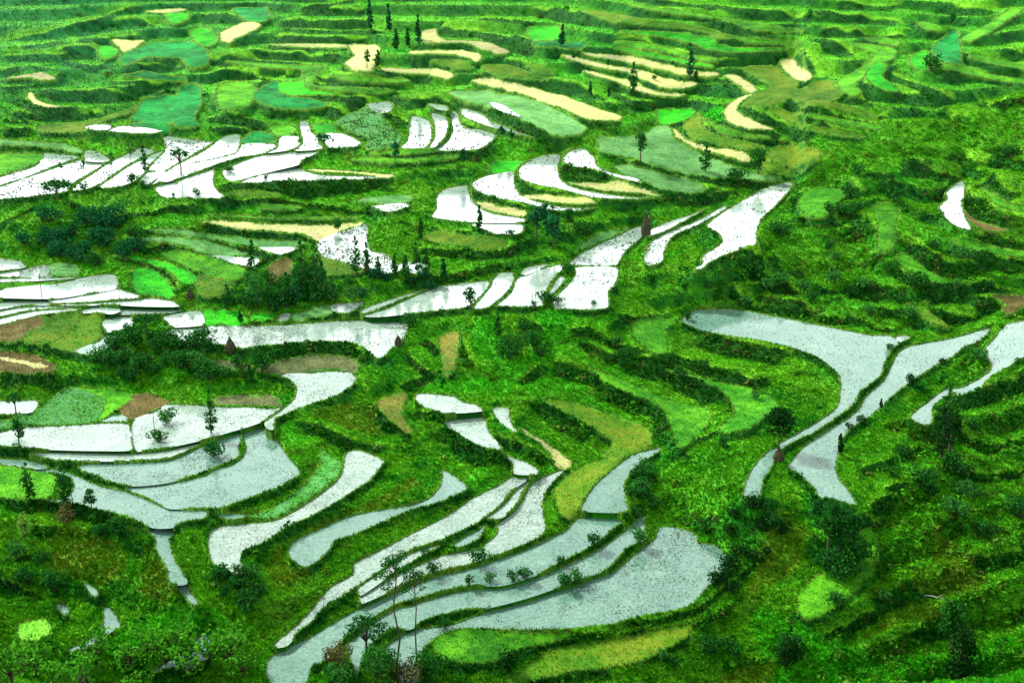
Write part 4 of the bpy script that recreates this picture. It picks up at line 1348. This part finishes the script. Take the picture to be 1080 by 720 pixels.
M_SCRUB = mat_leaf('scrub_leaves', None, None, True, .3)
M_GRASS = mat_leaf('grass_blades', None, None, True, .3)
M_STUB = mat_leaf('stubble', None, None, True, .1)
M_BARK = mat_plain('bark', (.035, .03, .02), (.09, .075, .055), 4)
M_STRAW = mat_plain('straw', (.022, .027, .012), (.062, .058, .028), 5)
M_POLE = mat_plain('weathered_wood', (.05, .045, .035), (.12, .10, .08), 6)

# ------------------------------------------------------------------ the terrain
def stretch(a0, a1, d, lo, hi):
    left = []; x = a0; s = d
    while x > lo: s *= 1.16; x -= s; left.append(x)
    right = []; x = a1; s = d
    while x < hi: s *= 1.16; x += s; right.append(x)
    return np.array(left[::-1]), np.array(right)
lu, ru = stretch(gu[0], gu[-1], DU*2, -1.3, 1.3)
lv, rv = stretch(gv[0], gv[-1], DV*2, math.log(12), math.log(5000))
fu = np.concatenate([lu, gu, ru]); fv = np.concatenate([lv, gv, rv])
NVF, NUF = len(fv), len(fu)
ZF = bil(macro, np.repeat(((fv-MV0)/MDV)[:, None], NUF, 1), np.repeat(((fu-MU0)/MDU)[None], NVF, 0))
sj, si = len(lv), len(lu)
FYr = np.exp(fv)[:, None]*np.ones((1, NUF)); FXr = FYr*fu[None]
ZF += np.minimum(1, np.maximum(0, (np.abs(FXr/FYr)-.5)*3))*vnoise(FXr, FYr, 60, 8)*4
CF = np.zeros((NVF, NUF, 3), np.float32)
q = np.clip(0.5 + vnoise(FXr, FYr, 30, 9) + vnoise(FXr, FYr, 9, 10), 0, 1)[..., None]
CF[:] = (BANK[0]*(1-q) + BANK[2]*q)*.75
ZF += np.clip((np.abs(fu)-.5)*8, 0, 1)[None]*(vnoise(FXr, FYr, 14, 19)*2.0 + vnoise(FXr, FYr, 5, 20)*1.0)
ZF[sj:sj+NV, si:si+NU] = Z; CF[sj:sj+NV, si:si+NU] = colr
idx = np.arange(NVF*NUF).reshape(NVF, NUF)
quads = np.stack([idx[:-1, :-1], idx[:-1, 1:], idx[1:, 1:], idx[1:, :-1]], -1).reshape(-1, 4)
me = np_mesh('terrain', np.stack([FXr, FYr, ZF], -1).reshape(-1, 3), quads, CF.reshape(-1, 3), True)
terrain = link('terrain', me, M_GROUND); terrain['kind'] = 'structure'

# ------------------------------------------------------------------ flooded fields: one sheet of water each
def offset(P, d):
    n = np.roll(P, -1, 0) - np.roll(P, 1, 0)
    n = np.stack([n[:, 1], -n[:, 0]], 1); n /= np.linalg.norm(n, axis=1, keepdims=True)+1e-9
    area = 0.5*np.sum(P[:, 0]*np.roll(P[:, 1], -1) - P[:, 1]*np.roll(P[:, 0], -1))
    return P + n*d*(1 if area > 0 else -1), area
for k, (t, p) in enumerate(fields):
    if t[0] != 'W': continue
    P, area = offset(world_poly[k], 0.28)
    if area < 0: P = P[::-1]
    wm = bpy.data.meshes.new('paddy_water')
    c = P.mean(0)
    wm.from_pydata([(x-c[0], y-c[1], planes[k][3]*(x-c[0]) + planes[k][4]*(y-c[1])) for x, y in P], [], [list(range(len(P)))])
    wm.update()
    cpx = p.mean(0); silt = any(math.hypot(cpx[0]-a, cpx[1]-b) < 30 for a, b in SILTY)
    o = link('paddy_water', wm, M_SILT if silt or cpx[1] < 362 else M_WATER); o.location = (c[0], c[1], plane_z(k, c[0], c[1])); o['kind'] = 'structure'

# ------------------------------------------------------------------ finding places on the ground
def ground_z(x, y):
    return bil(Z, (np.log(y)-V0)/DV, (x/y-U0)/DU)
def hit(px, py):
    """where the sight line through this place of the photograph meets the ground"""
    dx, dy, dz = dirs(px, py)
    Y = np.arange(200.0, 845.0, 0.4)
    X = Y*dx/dy; zr = CAM_Z + Y*dz/dy
    zg = ground_z(X, Y)
    b = np.nonzero(zr <= zg)[0]
    i = b[0] if len(b) else len(Y)-1
    x, y = X[i], Y[i]
    j = int(round((math.log(y)-V0)/DV)); ii_ = int(round((x/y-U0)/DU))
    j = min(max(j, 0), NV-1); ii_ = min(max(ii_, 0), NU-1)
    z = plane_z(lab[j, ii_], x, y) - 0.1 if water[j, ii_] else zg[i]
    return x, y, float(z)
def px_size(x, y, z, hpx):
    d = y*CP - (z-CAM_Z)*SP
    dep_ = math.atan2(CAM_Z-z, y)
    return hpx*d/F/math.cos(dep_)

# ------------------------------------------------------------------ foliage
def leaf_quads(Cn, Nn, size, r):
    n = len(Cn)
    Nn = Nn/(np.linalg.norm(Nn, axis=1, keepdims=True)+1e-9)
    a = np.cross(Nn, r.normal(size=(n, 3))); a /= np.linalg.norm(a, axis=1, keepdims=True)+1e-9
    b = np.cross(Nn, a)
    s = (size*(0.6+0.8*r.rand(n)))[:, None] if np.ndim(size) else (size*(0.6+0.8*r.rand(n)))[:, None]
    l = s*1.0; w = s*0.62
    bend = Nn*s*0.18
    V = np.stack([Cn - a*l, Cn + b*w + bend, Cn + a*l, Cn - b*w + bend], 1)
    return V.reshape(-1, 3)
def quadsF(n): return np.arange(4*n).reshape(n, 4)

def lobes_leaves(lobes, per_area, size, r, nmin=6):
    Cs, Ns = [], []
    for (c, rad) in lobes:
        c = np.array(c); rad = np.array(rad)
        n = max(nmin, int(per_area*(rad[0]*rad[1]+rad[0]*rad[2]+rad[1]*rad[2])/size**2))
        d = r.normal(size=(n, 3)); d /= np.linalg.norm(d, axis=1, keepdims=True)
        rr = 0.62 + 0.5*r.rand(n)**0.7
        Cs.append(c + d*rad*rr[:, None]); Ns.append(d + 0.55*r.normal(size=(n, 3)) + np.array([0, 0, .35]))
    Cn = np.concatenate(Cs); Nn = np.concatenate(Ns)
    return leaf_quads(Cn, Nn, np.full(len(Cn), size), r)

def tube(path, radii, seg=6):
    V, Fc = [], []
    path = np.array(path, float)
    for i, p in enumerate(path):
        d = path[min(i+1, len(path)-1)] - path[max(i-1, 0)]; d /= np.linalg.norm(d)+1e-9
        u = np.cross(d, [0.3, 1, 0.1]); u /= np.linalg.norm(u)+1e-9; v = np.cross(d, u)
        for s in range(seg):
            an = 2*math.pi*s/seg
            V.append(p + radii[i]*(math.cos(an)*u + math.sin(an)*v))
    for i in range(len(path)-1):
        for s in range(seg):
            a = i*seg+s; b = i*seg+(s+1) % seg
            Fc.append((a, b, b+seg, a+seg))
    top = (len(path)-1)*seg
    for s in range(0, seg-2, 2):
        Fc.append((top, top+s+1, top+s+2, top+(s+3) % seg))
    return np.array(V), np.array(Fc)

def join_tubes(ts):
    V, Fc, o = [], [], 0
    for v, f in ts:
        V.append(v); Fc.append(f+o); o += len(v)
    return np.concatenate(V), np.concatenate(Fc)

def tree_shape(kind, H, wf, r):
    """(lobes of the crown, trunk tubes, leaf size)"""
    L, T = [], []
    lean = r.normal(size=2)*0.03*H
    if kind == 'con':
        Wd = 0.24*H*wf; z0 = 0.16*H
        n = 7
        for i in range(n):
            f = i/(n-1); z = z0 + (H*0.95-z0)*f
            Rr = Wd*((1-f)**0.75 + 0.10)*(0.85+0.3*r.rand())*min(1, .62+1.4*f)
            for k in range(5 if f < .8 else 2):
                an = r.rand()*6.28 + k*6.28/5
                q = Rr*0.55*(0.7+0.6*r.rand())
                L.append(((math.cos(an)*q+lean[0]*f, math.sin(an)*q+lean[1]*f, z+r.normal()*0.02*H), (Rr*.55, Rr*.55, H*.055)))
        L.append(((lean[0], lean[1], H*.97), (Wd*.12, Wd*.12, H*.05)))
        T.append(tube([(0, 0, -.6), (lean[0]*.3, lean[1]*.3, H*.4), (lean[0], lean[1], H*.84)], [H*.022, H*.017, H*.004]))
    elif kind == 'ova':
        Wd = 0.30*H*wf; zc = .62*H
        for k in range(13):
            d = r.normal(size=3); d /= np.linalg.norm(d)
            q = Wd*.62*r.rand()**.4
            c = (d[0]*q+lean[0], d[1]*q+lean[1], zc + d[2]*.24*H)
            rr = Wd*(.34+.22*r.rand()); L.append((c, (rr, rr, rr*.85)))
            if k < 5: T.append(tube([(lean[0]*.4, lean[1]*.4, .36*H), (c[0]*.6, c[1]*.6, (c[2]+.36*H)/2), c], [H*.014, H*.009, H*.003], 5))
        L.append(((lean[0], lean[1], .9*H), (Wd*.35, Wd*.35, .09*H)))
        T.append(tube([(0, 0, -.6), (lean[0]*.2, lean[1]*.2, .2*H), (lean[0]*.5, lean[1]*.5, .6*H)], [H*.028, H*.021, H*.010]))
    elif kind == 'umb':
        Wd = .42*H*wf
        for k in range(14):
            an = k*2.4 + r.rand()*.5; q = Wd*math.sqrt((k+.5)/14)*.8
            c = (math.cos(an)*q, math.sin(an)*q, H*(.82 - .26*(q/Wd)**1.5) + r.normal()*.04*H)
            rr = Wd*(.24+.12*r.rand()); L.append((c, (rr, rr, rr*.62)))
            if k % 2 == 0: T.append(tube([(0, 0, .38*H), (c[0]*.5, c[1]*.5, .6*H), c], [H*.016, H*.011, H*.004], 5))
        T.append(tube([(0, 0, -.6), (lean[0]*.3, lean[1]*.3, .25*H), (0, 0, .7*H)], [H*.03, H*.024, H*.012]))
    elif kind == 'spa':
        Wd = .22*H*wf
        for k in range(11):
            an = k*2.4 + r.rand(); z = H*(.66+.32*r.rand()); q = Wd*(.3+.9*r.rand())*(1.25-z/H)*1.8
            c = (math.cos(an)*q, math.sin(an)*q, z); rr = Wd*(.18+.15*r.rand())
            L.append((c, (rr, rr, rr*.6)))
            T.append(tube([(0, 0, z-.12*H), (c[0]*.6, c[1]*.6, z-.05*H), c], [H*.004, H*.0035, H*.0015], 4))
        w1 = r.normal(size=2)*.02*H; w2 = r.normal(size=2)*.015*H
        T.append(tube([(0, 0, -.6), (w1[0], w1[1], .25*H), (w2[0], w2[1], .5*H), (w1[0]*.6, 0, .75*H), (0, 0, .98*H)], [H*.0085, H*.0075, H*.0065, H*.005, H*.002]))
    elif kind == 'lea':
        Wd = .5*H*wf
        for k in range(24):
            d = r.normal(size=3); d /= np.linalg.norm(d); d[2] = abs(d[2])*1.0; q = .55+.65*r.rand()
            c = (d[0]*Wd*.8*q, d[1]*Wd*.8*q, .35*H + d[2]*.5*H*q); rr = Wd*(.16+.18*r.rand())
            L.append((c, (rr, rr, rr*.7)))
            if k % 2 == 0: T.append(tube([(0, 0, .2*H), (c[0]*.5, c[1]*.5, c[2]*.65), c], [H*.02, H*.013, H*.004], 5))
        T.append(tube([(0, 0, -.8), (.02*H, 0, .2*H), (0, 0, .5*H)], [H*.04, H*.03, H*.015]))
    else:                                                   # bush
        Wd = .62*H*wf
        for k in range(8):
            an = k*2.4 + r.rand(); q = Wd*math.sqrt(k/8)*.75
            zt_ = .36+.3*r.rand()
            rr = Wd*(.30+.2*r.rand()); L.append(((math.cos(an)*q, math.sin(an)*q, H*zt_), (rr, rr, H*.30)))
            T.append(tube([(math.cos(an)*.08, math.sin(an)*.08, -.3), (math.cos(an)*q*.5, math.sin(an)*q*.5, H*.25), (math.cos(an)*q, math.sin(an)*q, H*zt_)], [H*.02, H*.014, H*.004], 4))
    return L, T

KIND = dict(con=('conifer_tree', 'tree'), ova=('broadleaf_tree', 'tree'), umb=('spreading_tree', 'tree'), spa=('slender_tree', 'tree'),
            bus=('bush', 'bush'), lea=('leafy_tree', 'tree'), hay=('straw_stack', 'straw stack'), pol=('wooden_pole', 'pole'), pos=('wooden_stake', 'stake'))

def make_plant(kind, px, py, hpx, pal, wf, label, group, r):
    x, y, z = hit(px, py)
    H = px_size(x, y, z, hpx)
    name, cat = KIND[kind]
    e = bpy.data.objects.new(name, None); COL.objects.link(e)
    e.empty_display_size = .5; e.location = (x, y, z)
    e['label'] = label; e['category'] = cat
    if group: e['group'] = group
    if kind == 'hay':
        n = 14; prof = [(0, -.3), (.44, -.3), (.50, .10), (.46, .35), (.33, .58), (.17, .80), (.05, .95), (.0, 1.0)]
        V, Fc = [], []
        for i, (rad, zz) in enumerate(prof):
            for s in range(n):
                an = 2*math.pi*s/n; q = rad*H*wf*(1+.10*r.normal())
                V.append((math.cos(an)*q, math.sin(an)*q, zz*H + .01*H*r.normal()))
        for i in range(len(prof)-1):
            for s in range(n):
                a = i*n+s; b = i*n+(s+1) % n
                Fc.append((a, b, b+n, a+n))
        V = np.array(V)
        # loose straw standing off the heap
        m = 260; an = r.rand(m)*6.28; f = r.rand(m); rad = np.interp(f, [0, .12, .35, .6, .8, 1], [.5, .5, .46, .32, .17, .02])*H*wf
        Cn = np.stack([np.cos(an)*rad, np.sin(an)*rad, f*H], 1); Nn = np.stack([np.cos(an), np.sin(an), .5+0*an], 1)+.4*r.normal(size=(m, 3))
        Lq = leaf_quads(Cn, Nn, np.full(m, .05*H+.06), r)
        Vt = np.concatenate([V, Lq]); Ft = np.concatenate([np.array(Fc), quadsF(m)+len(V)])
        link('stack', np_mesh('stack', Vt, Ft), M_STRAW, e)
        v, f_ = tube([(0, 0, .7*H), (.01*H, 0, 1.12*H)], [.03*H, .02*H], 5)
        link('centre_pole', np_mesh('centre_pole', v, f_), M_POLE, e)
        return e
    if kind in ('pol', 'pos'):
        rad = .11 if kind == 'pol' else .09
        a = r.normal()*.03*H
        v, f_ = tube([(0, 0, -.8), (a*.4, 0, .5*H), (a, 0, H)], [rad, rad*.9, rad*.75], 7)
        link('shaft', np_mesh('shaft', v, f_, None, True), M_POLE, e)
        if kind == 'pol':
            v, f_ = tube([(a*.9-.8, 0, .93*H), (a*.9+.8, .05, .93*H)], [.07, .07], 5)
            link('crossarm', np_mesh('crossarm', v, f_), M_POLE, e)
        return e
    L, T = tree_shape(kind, H, wf, r)
    d = math.hypot(y, CAM_Z-z)
    pxm = d/1422.0                                          # metres that one pixel covers there
    size = max(.16, min(.075*H + .05, 1.6*pxm))
    if kind == 'spa': size = max(.22, 1.0*pxm)
    if kind == 'lea': size = max(.40, 2.3*pxm)
    dens = dict(con=1.1, ova=1.2, umb=1.2, spa=1.6, lea=.62, bus=1.1)[kind]
    V = lobes_leaves(L, dens, size, r)
    link('crown' if kind != 'bus' else 'foliage', np_mesh('crown', V, quadsF(len(V)//4)), LEAF[pal], e)
    v, f_ = join_tubes(T)
    link('trunk' if kind != 'bus' else 'stems', np_mesh('trunk', v, f_, None, True), M_BARK, e)
    return e

for i, line in enumerate(TREES.strip().split('\n')):  # one clump below the tall bund tree stands in for its reflection
    kind, px, py, top, pal, wf, label = line.split('|')
    r = np.random.RandomState(100+i)
    make_plant(kind, float(px), float(py), float(py)-float(top), pal, float(wf), label, None, r)
for gi, line in enumerate(GROUPS.strip().split('\n')):
    kind, n, poly, h0, h1, pal, group, label = line.split('|')
    q = np.array([[float(a) for a in p.split(',')] for p in poly.split()])
    r = np.random.RandomState(900+gi)
    j0, i0, m = raster(q, (760, 1120), -20, 0)
    jj_, ii_ = np.nonzero(m)
    done = []
    for t_ in range(4000):
        if len(done) >= int(n): break
        k = r.randint(len(jj_)); px = ii_[k]+i0-20+r.rand(); py = jj_[k]+j0+r.rand()
        if any((px-a)**2+(1.6*(py-b))**2 < (0.45*float(h1))**2 for a, b in done): continue
        x, y, z = hit(px, py)
        j = int((math.log(y)-V0)/DV); i = int((x/y-U0)/DU)
        if kind != 'lea' and 0 <= j < NV and 0 <= i < NU and water[j, i]: continue
        done.append((px, py))
        pp = pal
        if kind == 'bus' and r.rand() < .25: pp = r.choice(['dark', 'mid', 'mid'])
        make_plant(kind, px, py, float(h0)+r.rand()*(float(h1)-float(h0)), pp, .9+.4*r.rand(), label, group, r)

def fallen(pa, pb, rad, label, cat, name, mat):
    a = np.array(hit(*pa)); b = np.array(hit(*pb))
    e = bpy.data.objects.new(name, None); COL.objects.link(e); e.location = a; e['label'] = label; e['category'] = cat
    d = b - a
    ts = [tube([(0, 0, .25), tuple(d*.35 + np.array([.1, .1, .35])), tuple(d*.7 + np.array([0, .15, .3])), tuple(d + np.array([0, 0, .3]))], [rad, rad*.9, rad*.75, rad*.5], 8)]
    link('stem', np_mesh('stem', *ts[0], None, True), mat, e)
    q = tube([tuple(d*.6 + np.array([0, 0, .3])), tuple(d*.72 + np.array([.5, .3, .8])), tuple(d*.8 + np.array([.8, .5, 1.1]))], [rad*.4, rad*.3, rad*.12], 6)
    link('branch_stub', np_mesh('branch_stub', *q, None, True), mat, e)
M_PALE = mat_plain('bleached_wood', (.22, .23, .18), (.40, .40, .33), 4)
fallen((975, 629), (996, 634), .15, 'bleached fallen trunk lying across the olive plots at lower right', 'log', 'fallen_trunk', M_PALE)
fallen((4, 594), (23, 577), .16, 'thin grey fallen stem on the dark slope at the left edge', 'log', 'fallen_trunk', M_POLE)

# ------------------------------------------------------------------ ground cover nobody could count
inframe = np.where((PXg > -40) & (PXg < 1120) & (PYg > -20) & (PYg < 760), 1.0, np.where((PXg > -400) & (PXg < 1480) & (PYg < 1000), .45, 0))
def pick(weight, n, r):
    w = (weight*inframe).ravel().astype(np.float64); c = np.cumsum(w)
    k = np.searchsorted(c, r.rand(n)*c[-1]); k = np.minimum(k, w.size-1)
    j, i = np.divmod(k, NU)
    u = gu[i] + (r.rand(n)-.5)*DU; v = gv[j] + (r.rand(n)-.5)*DV
    y = np.exp(v); x = u*y
    return x, y, bil(Z, (v-V0)/DV, (u-U0)/DU), colr[j, i], PXg[j, i], PYg[j, i], j, i

# rough scrub on the banks
r = np.random.RandomState(5)
bankw = (~fixed)*edge*(1-.9*shelf)*(.12+.88*np.maximum(riser, .45*hillf))*(0.10 + 0.9*np.clip(0.1 + 1.4*nB + 1.2*nC + .9*steep, 0, 1))*(1 - .9*farhills)*(1+.5*hillf)
n = 9500
x, y, z, c, ppx, ppy, j, i = pick(bankw, n, r)
pm = np.hypot(y, 150-z)/1422
rad = np.clip((0.35 + 1.0*r.rand(n)**2.2)*(.75+.5*pm/.25), .3, 2.2)
per = 16
d = r.normal(size=(n, per, 3)); d /= np.linalg.norm(d, axis=2, keepdims=True); d[..., 2] = np.abs(d[..., 2])
Cn = np.stack([x, y, z], 1)[:, None] + d*rad[:, None, None]*np.array([1, 1, .9])*(0.45+.6*r.rand(n, per, 1))
Nn = d + .5*r.normal(size=(n, per, 3)) + np.array([0, 0, .4])
V = leaf_quads(Cn.reshape(-1, 3), Nn.reshape(-1, 3), np.repeat(rad*.36, per), r)
tint = np.where(r.rand(n)[:, None] < .5, C(.010, .085, .006)[None], np.where(r.rand(n)[:, None] < .6, C(.035, .17, .008)[None], C(.07, .09, .02)[None]))
cc = (.45*c + .55*tint)*(.7+.6*r.rand(n))[:, None]
sc = link('scrub', np_mesh('scrub', V, quadsF(len(V)//4), np.repeat(np.repeat(cc, per, 0), 4, 0)), M_SCRUB)
sc['kind'] = 'stuff'; sc['label'] = 'rough scrub and ferns over the terrace banks'; sc['category'] = 'scrub'

# grass: blades standing on banks, dykes and dry plots
r = np.random.RandomState(6)
gw = np.where(water, 0, np.where(inside, .35, np.where(isrim, 1.0, .9)))*(1-.6*farhills)
n = 440000
x, y, z, c, ppx, ppy, j, i = pick(gw, n, r)
pm = np.hypot(y, 150-z)/1422
hh = np.clip((.35+.5*r.rand(n))*(.85+.25*pm/.25), .2, .8)*np.where(inside[j, i], .5, 1)*np.where(isrim[j, i] & ~inside[j, i], .7, 1)
bl = 3
an = r.rand(n, bl)*6.28; tilt = .25+.6*r.rand(n, bl)
base = np.stack([x, y, z-.05], 1)[:, None] + .25*hh[:, None, None]*np.stack([np.cos(an*1.7), np.sin(an*1.7), 0*an], -1)
tip = base + hh[:, None, None]*np.stack([np.cos(an)*tilt, np.sin(an)*tilt, 1-.3*tilt], -1)
side = np.stack([-np.sin(an), np.cos(an), 0*an], -1)*(.22*hh[:, None, None])
V = np.stack([base-side, base+side, tip], 2).reshape(-1, 3)
cc = c*(.85+.45*r.rand(n))[:, None]
gr = link('grass', np_mesh('grass', V, np.arange(len(V)).reshape(-1, 3), np.repeat(cc, bl*3, 0)), M_GRASS)
gr['kind'] = 'stuff'; gr['label'] = 'long grass on the banks and dykes between the paddies'; gr['category'] = 'grass'

# stubble and weeds showing above the water
r = np.random.RandomState(8)
den = np.zeros(len(fields))
for k, (t, p) in enumerate(fields):
    if t[0] == 'W': den[k] = [.10, .32, .65, 1.15][int(t[1])]
    elif t == 'sagew': den[k] = 1.2
sw = np.where(inside, den[np.maximum(lab, 0)], 0)*np.clip(.30+1.7*nB+1.5*nA+.8*nC, .06, 1)
n = 44000
x, y, z, c, ppx, ppy, j, i = pick(sw, n, r)
z = np.where(water[j, i], plane_z(lab[j, i], x, y) - .03, z)
# a drift of straw along the big lower paddy
ln = np.array([[545, 655], [590, 645], [625, 633], [655, 622], [680, 610], [700, 592], [712, 572], [716, 562]], float)
tt = r.rand(420)*(len(ln)-1); a = tt.astype(int); f = (tt-a)[:, None]
lp = ln[a]*(1-f) + ln[np.minimum(a+1, len(ln)-1)]*f + r.normal(size=(420, 2))*.8
kbig = [k for k, (t, p) in enumerate(fields) if t == 'W3' and abs(p[:, 0].min()-405) < 3][0]
lx, ly = pix2slope(lp[:, 0], lp[:, 1], planes[kbig])
x = np.concatenate([x, lx]); y = np.concatenate([y, ly]); z = np.concatenate([z, plane_z(kbig, lx, ly)-.03]); n = len(x)
pm = np.hypot(y, 150-z)/1422
hh = np.clip((.34+.8*r.rand(n)**3)*pm*np.where(y > 385, 1.45, 1.0), .08, .9)
bl = 4
an = r.rand(n, bl)*6.28; tilt = .4+.9*r.rand(n, bl)
base = np.stack([x, y, z], 1)[:, None] + .35*hh[:, None, None]*np.stack([np.cos(an*1.7), np.sin(an*1.7), 0*an], -1)
tip = base + hh[:, None, None]*np.stack([np.cos(an)*tilt, np.sin(an)*tilt, 1-.3*tilt], -1)
side = np.stack([-np.sin(an), np.cos(an), 0*an], -1)*(.30*hh[:, None, None])
V = np.stack([base-side, base+side, tip], 2).reshape(-1, 3)
cc = np.where(r.rand(n)[:, None] < .7, C(.02, .045, .018)[None], C(.06, .05, .02)[None])*(.6+.8*r.rand(n))[:, None]
sb = link('rice_stubble', np_mesh('rice_stubble', V, np.arange(len(V)).reshape(-1, 3), np.repeat(cc, bl*3, 0)), M_STUB)
sb['kind'] = 'stuff'; sb['label'] = 'old rice stubble and weeds showing above the paddy water'; sb['category'] = 'stubble'

# ------------------------------------------------------------------ light and air
SUN_AZ, SUN_EL = math.radians(-52), math.radians(42)       # azimuth from +Y towards +X
world = bpy.data.worlds.new('World'); scene.world = world; world.use_nodes = True
N, L = world.node_tree.nodes, world.node_tree.links
N.clear()
wo = N.new('ShaderNodeOutputWorld'); bg = N.new('ShaderNodeBackground')
sky = N.new('ShaderNodeTexSky'); sky.sky_type = 'NISHITA'; sky.sun_disc = False
sky.sun_elevation = SUN_EL; sky.sun_rotation = SUN_AZ; sky.air_density = 1.0; sky.dust_density = 3.0; sky.ozone_density = 1.0
bg.inputs['Strength'].default_value = 0.12
# a bright broken overcast
tc = N.new('ShaderNodeTexCoord'); nz = N.new('ShaderNodeTexNoise'); nz.inputs['Scale'].default_value = 2.6; nz.inputs['Detail'].default_value = 6
mp = N.new('ShaderNodeMapping'); mp.inputs['Scale'].default_value = (1, 1, 2.2)
L.new(tc.outputs['Generated'], mp.inputs['Vector']); L.new(mp.outputs['Vector'], nz.inputs['Vector'])
mr = N.new('ShaderNodeMapRange'); mr.inputs['From Min'].default_value = .32; mr.inputs['From Max'].default_value = .58
mr.inputs['To Min'].default_value = .55; mr.inputs['To Max'].default_value = 1.0
L.new(nz.outputs['Fac'], mr.inputs['Value'])
mx = N.new('ShaderNodeMix'); mx.data_type = 'RGBA'
mx.inputs['B'].default_value = (11.0, 11.4, 11.6, 1)
L.new(mr.outputs['Result'], mx.inputs['Factor']); L.new(sky.outputs['Color'], mx.inputs['A'])
sx = N.new('ShaderNodeSeparateXYZ'); L.new(tc.outputs['Generated'], sx.inputs['Vector'])
hz = N.new('ShaderNodeMapRange'); hz.interpolation_type = 'SMOOTHSTEP'; hz.inputs['From Min'].default_value = .12; hz.inputs['From Max'].default_value = .72
hz.inputs['To Min'].default_value = 1.9; hz.inputs['To Max'].default_value = .42
L.new(sx.outputs['Z'], hz.inputs['Value'])
ml = N.new('ShaderNodeMix'); ml.data_type = 'RGBA'; ml.blend_type = 'MULTIPLY'; ml.inputs['Factor'].default_value = 1
L.new(mx.outputs['Result'], ml.inputs['A']); L.new(hz.outputs['Result'], ml.inputs['B'])
L.new(ml.outputs['Result'], bg.inputs['Color']); L.new(bg.outputs['Background'], wo.inputs['Surface'])
sl = bpy.data.lights.new('Sun', 'SUN'); sl.energy = 4.8; sl.angle = math.radians(5); sl.color = (1, .95, .86)
so = bpy.data.objects.new('Sun', sl); COL.objects.link(so)
so.rotation_euler = (math.pi/2 - SUN_EL, 0, -SUN_AZ + math.pi)
so.location = (0, 300, 400)

cam = bpy.data.cameras.new('Camera'); co = bpy.data.objects.new('Camera', cam); COL.objects.link(co)
cam.lens = 50; cam.sensor_width = 36; cam.clip_start = 1; cam.clip_end = 12000
co.location = (0, 0, CAM_Z); co.rotation_euler = (math.pi/2 - PITCH, 0, 0)
scene.camera = co
vs = scene.view_settings; vs.view_transform = 'Standard'; vs.look = 'None'; vs.exposure = 1.0; vs.gamma = 1; vs.use_curve_mapping = False
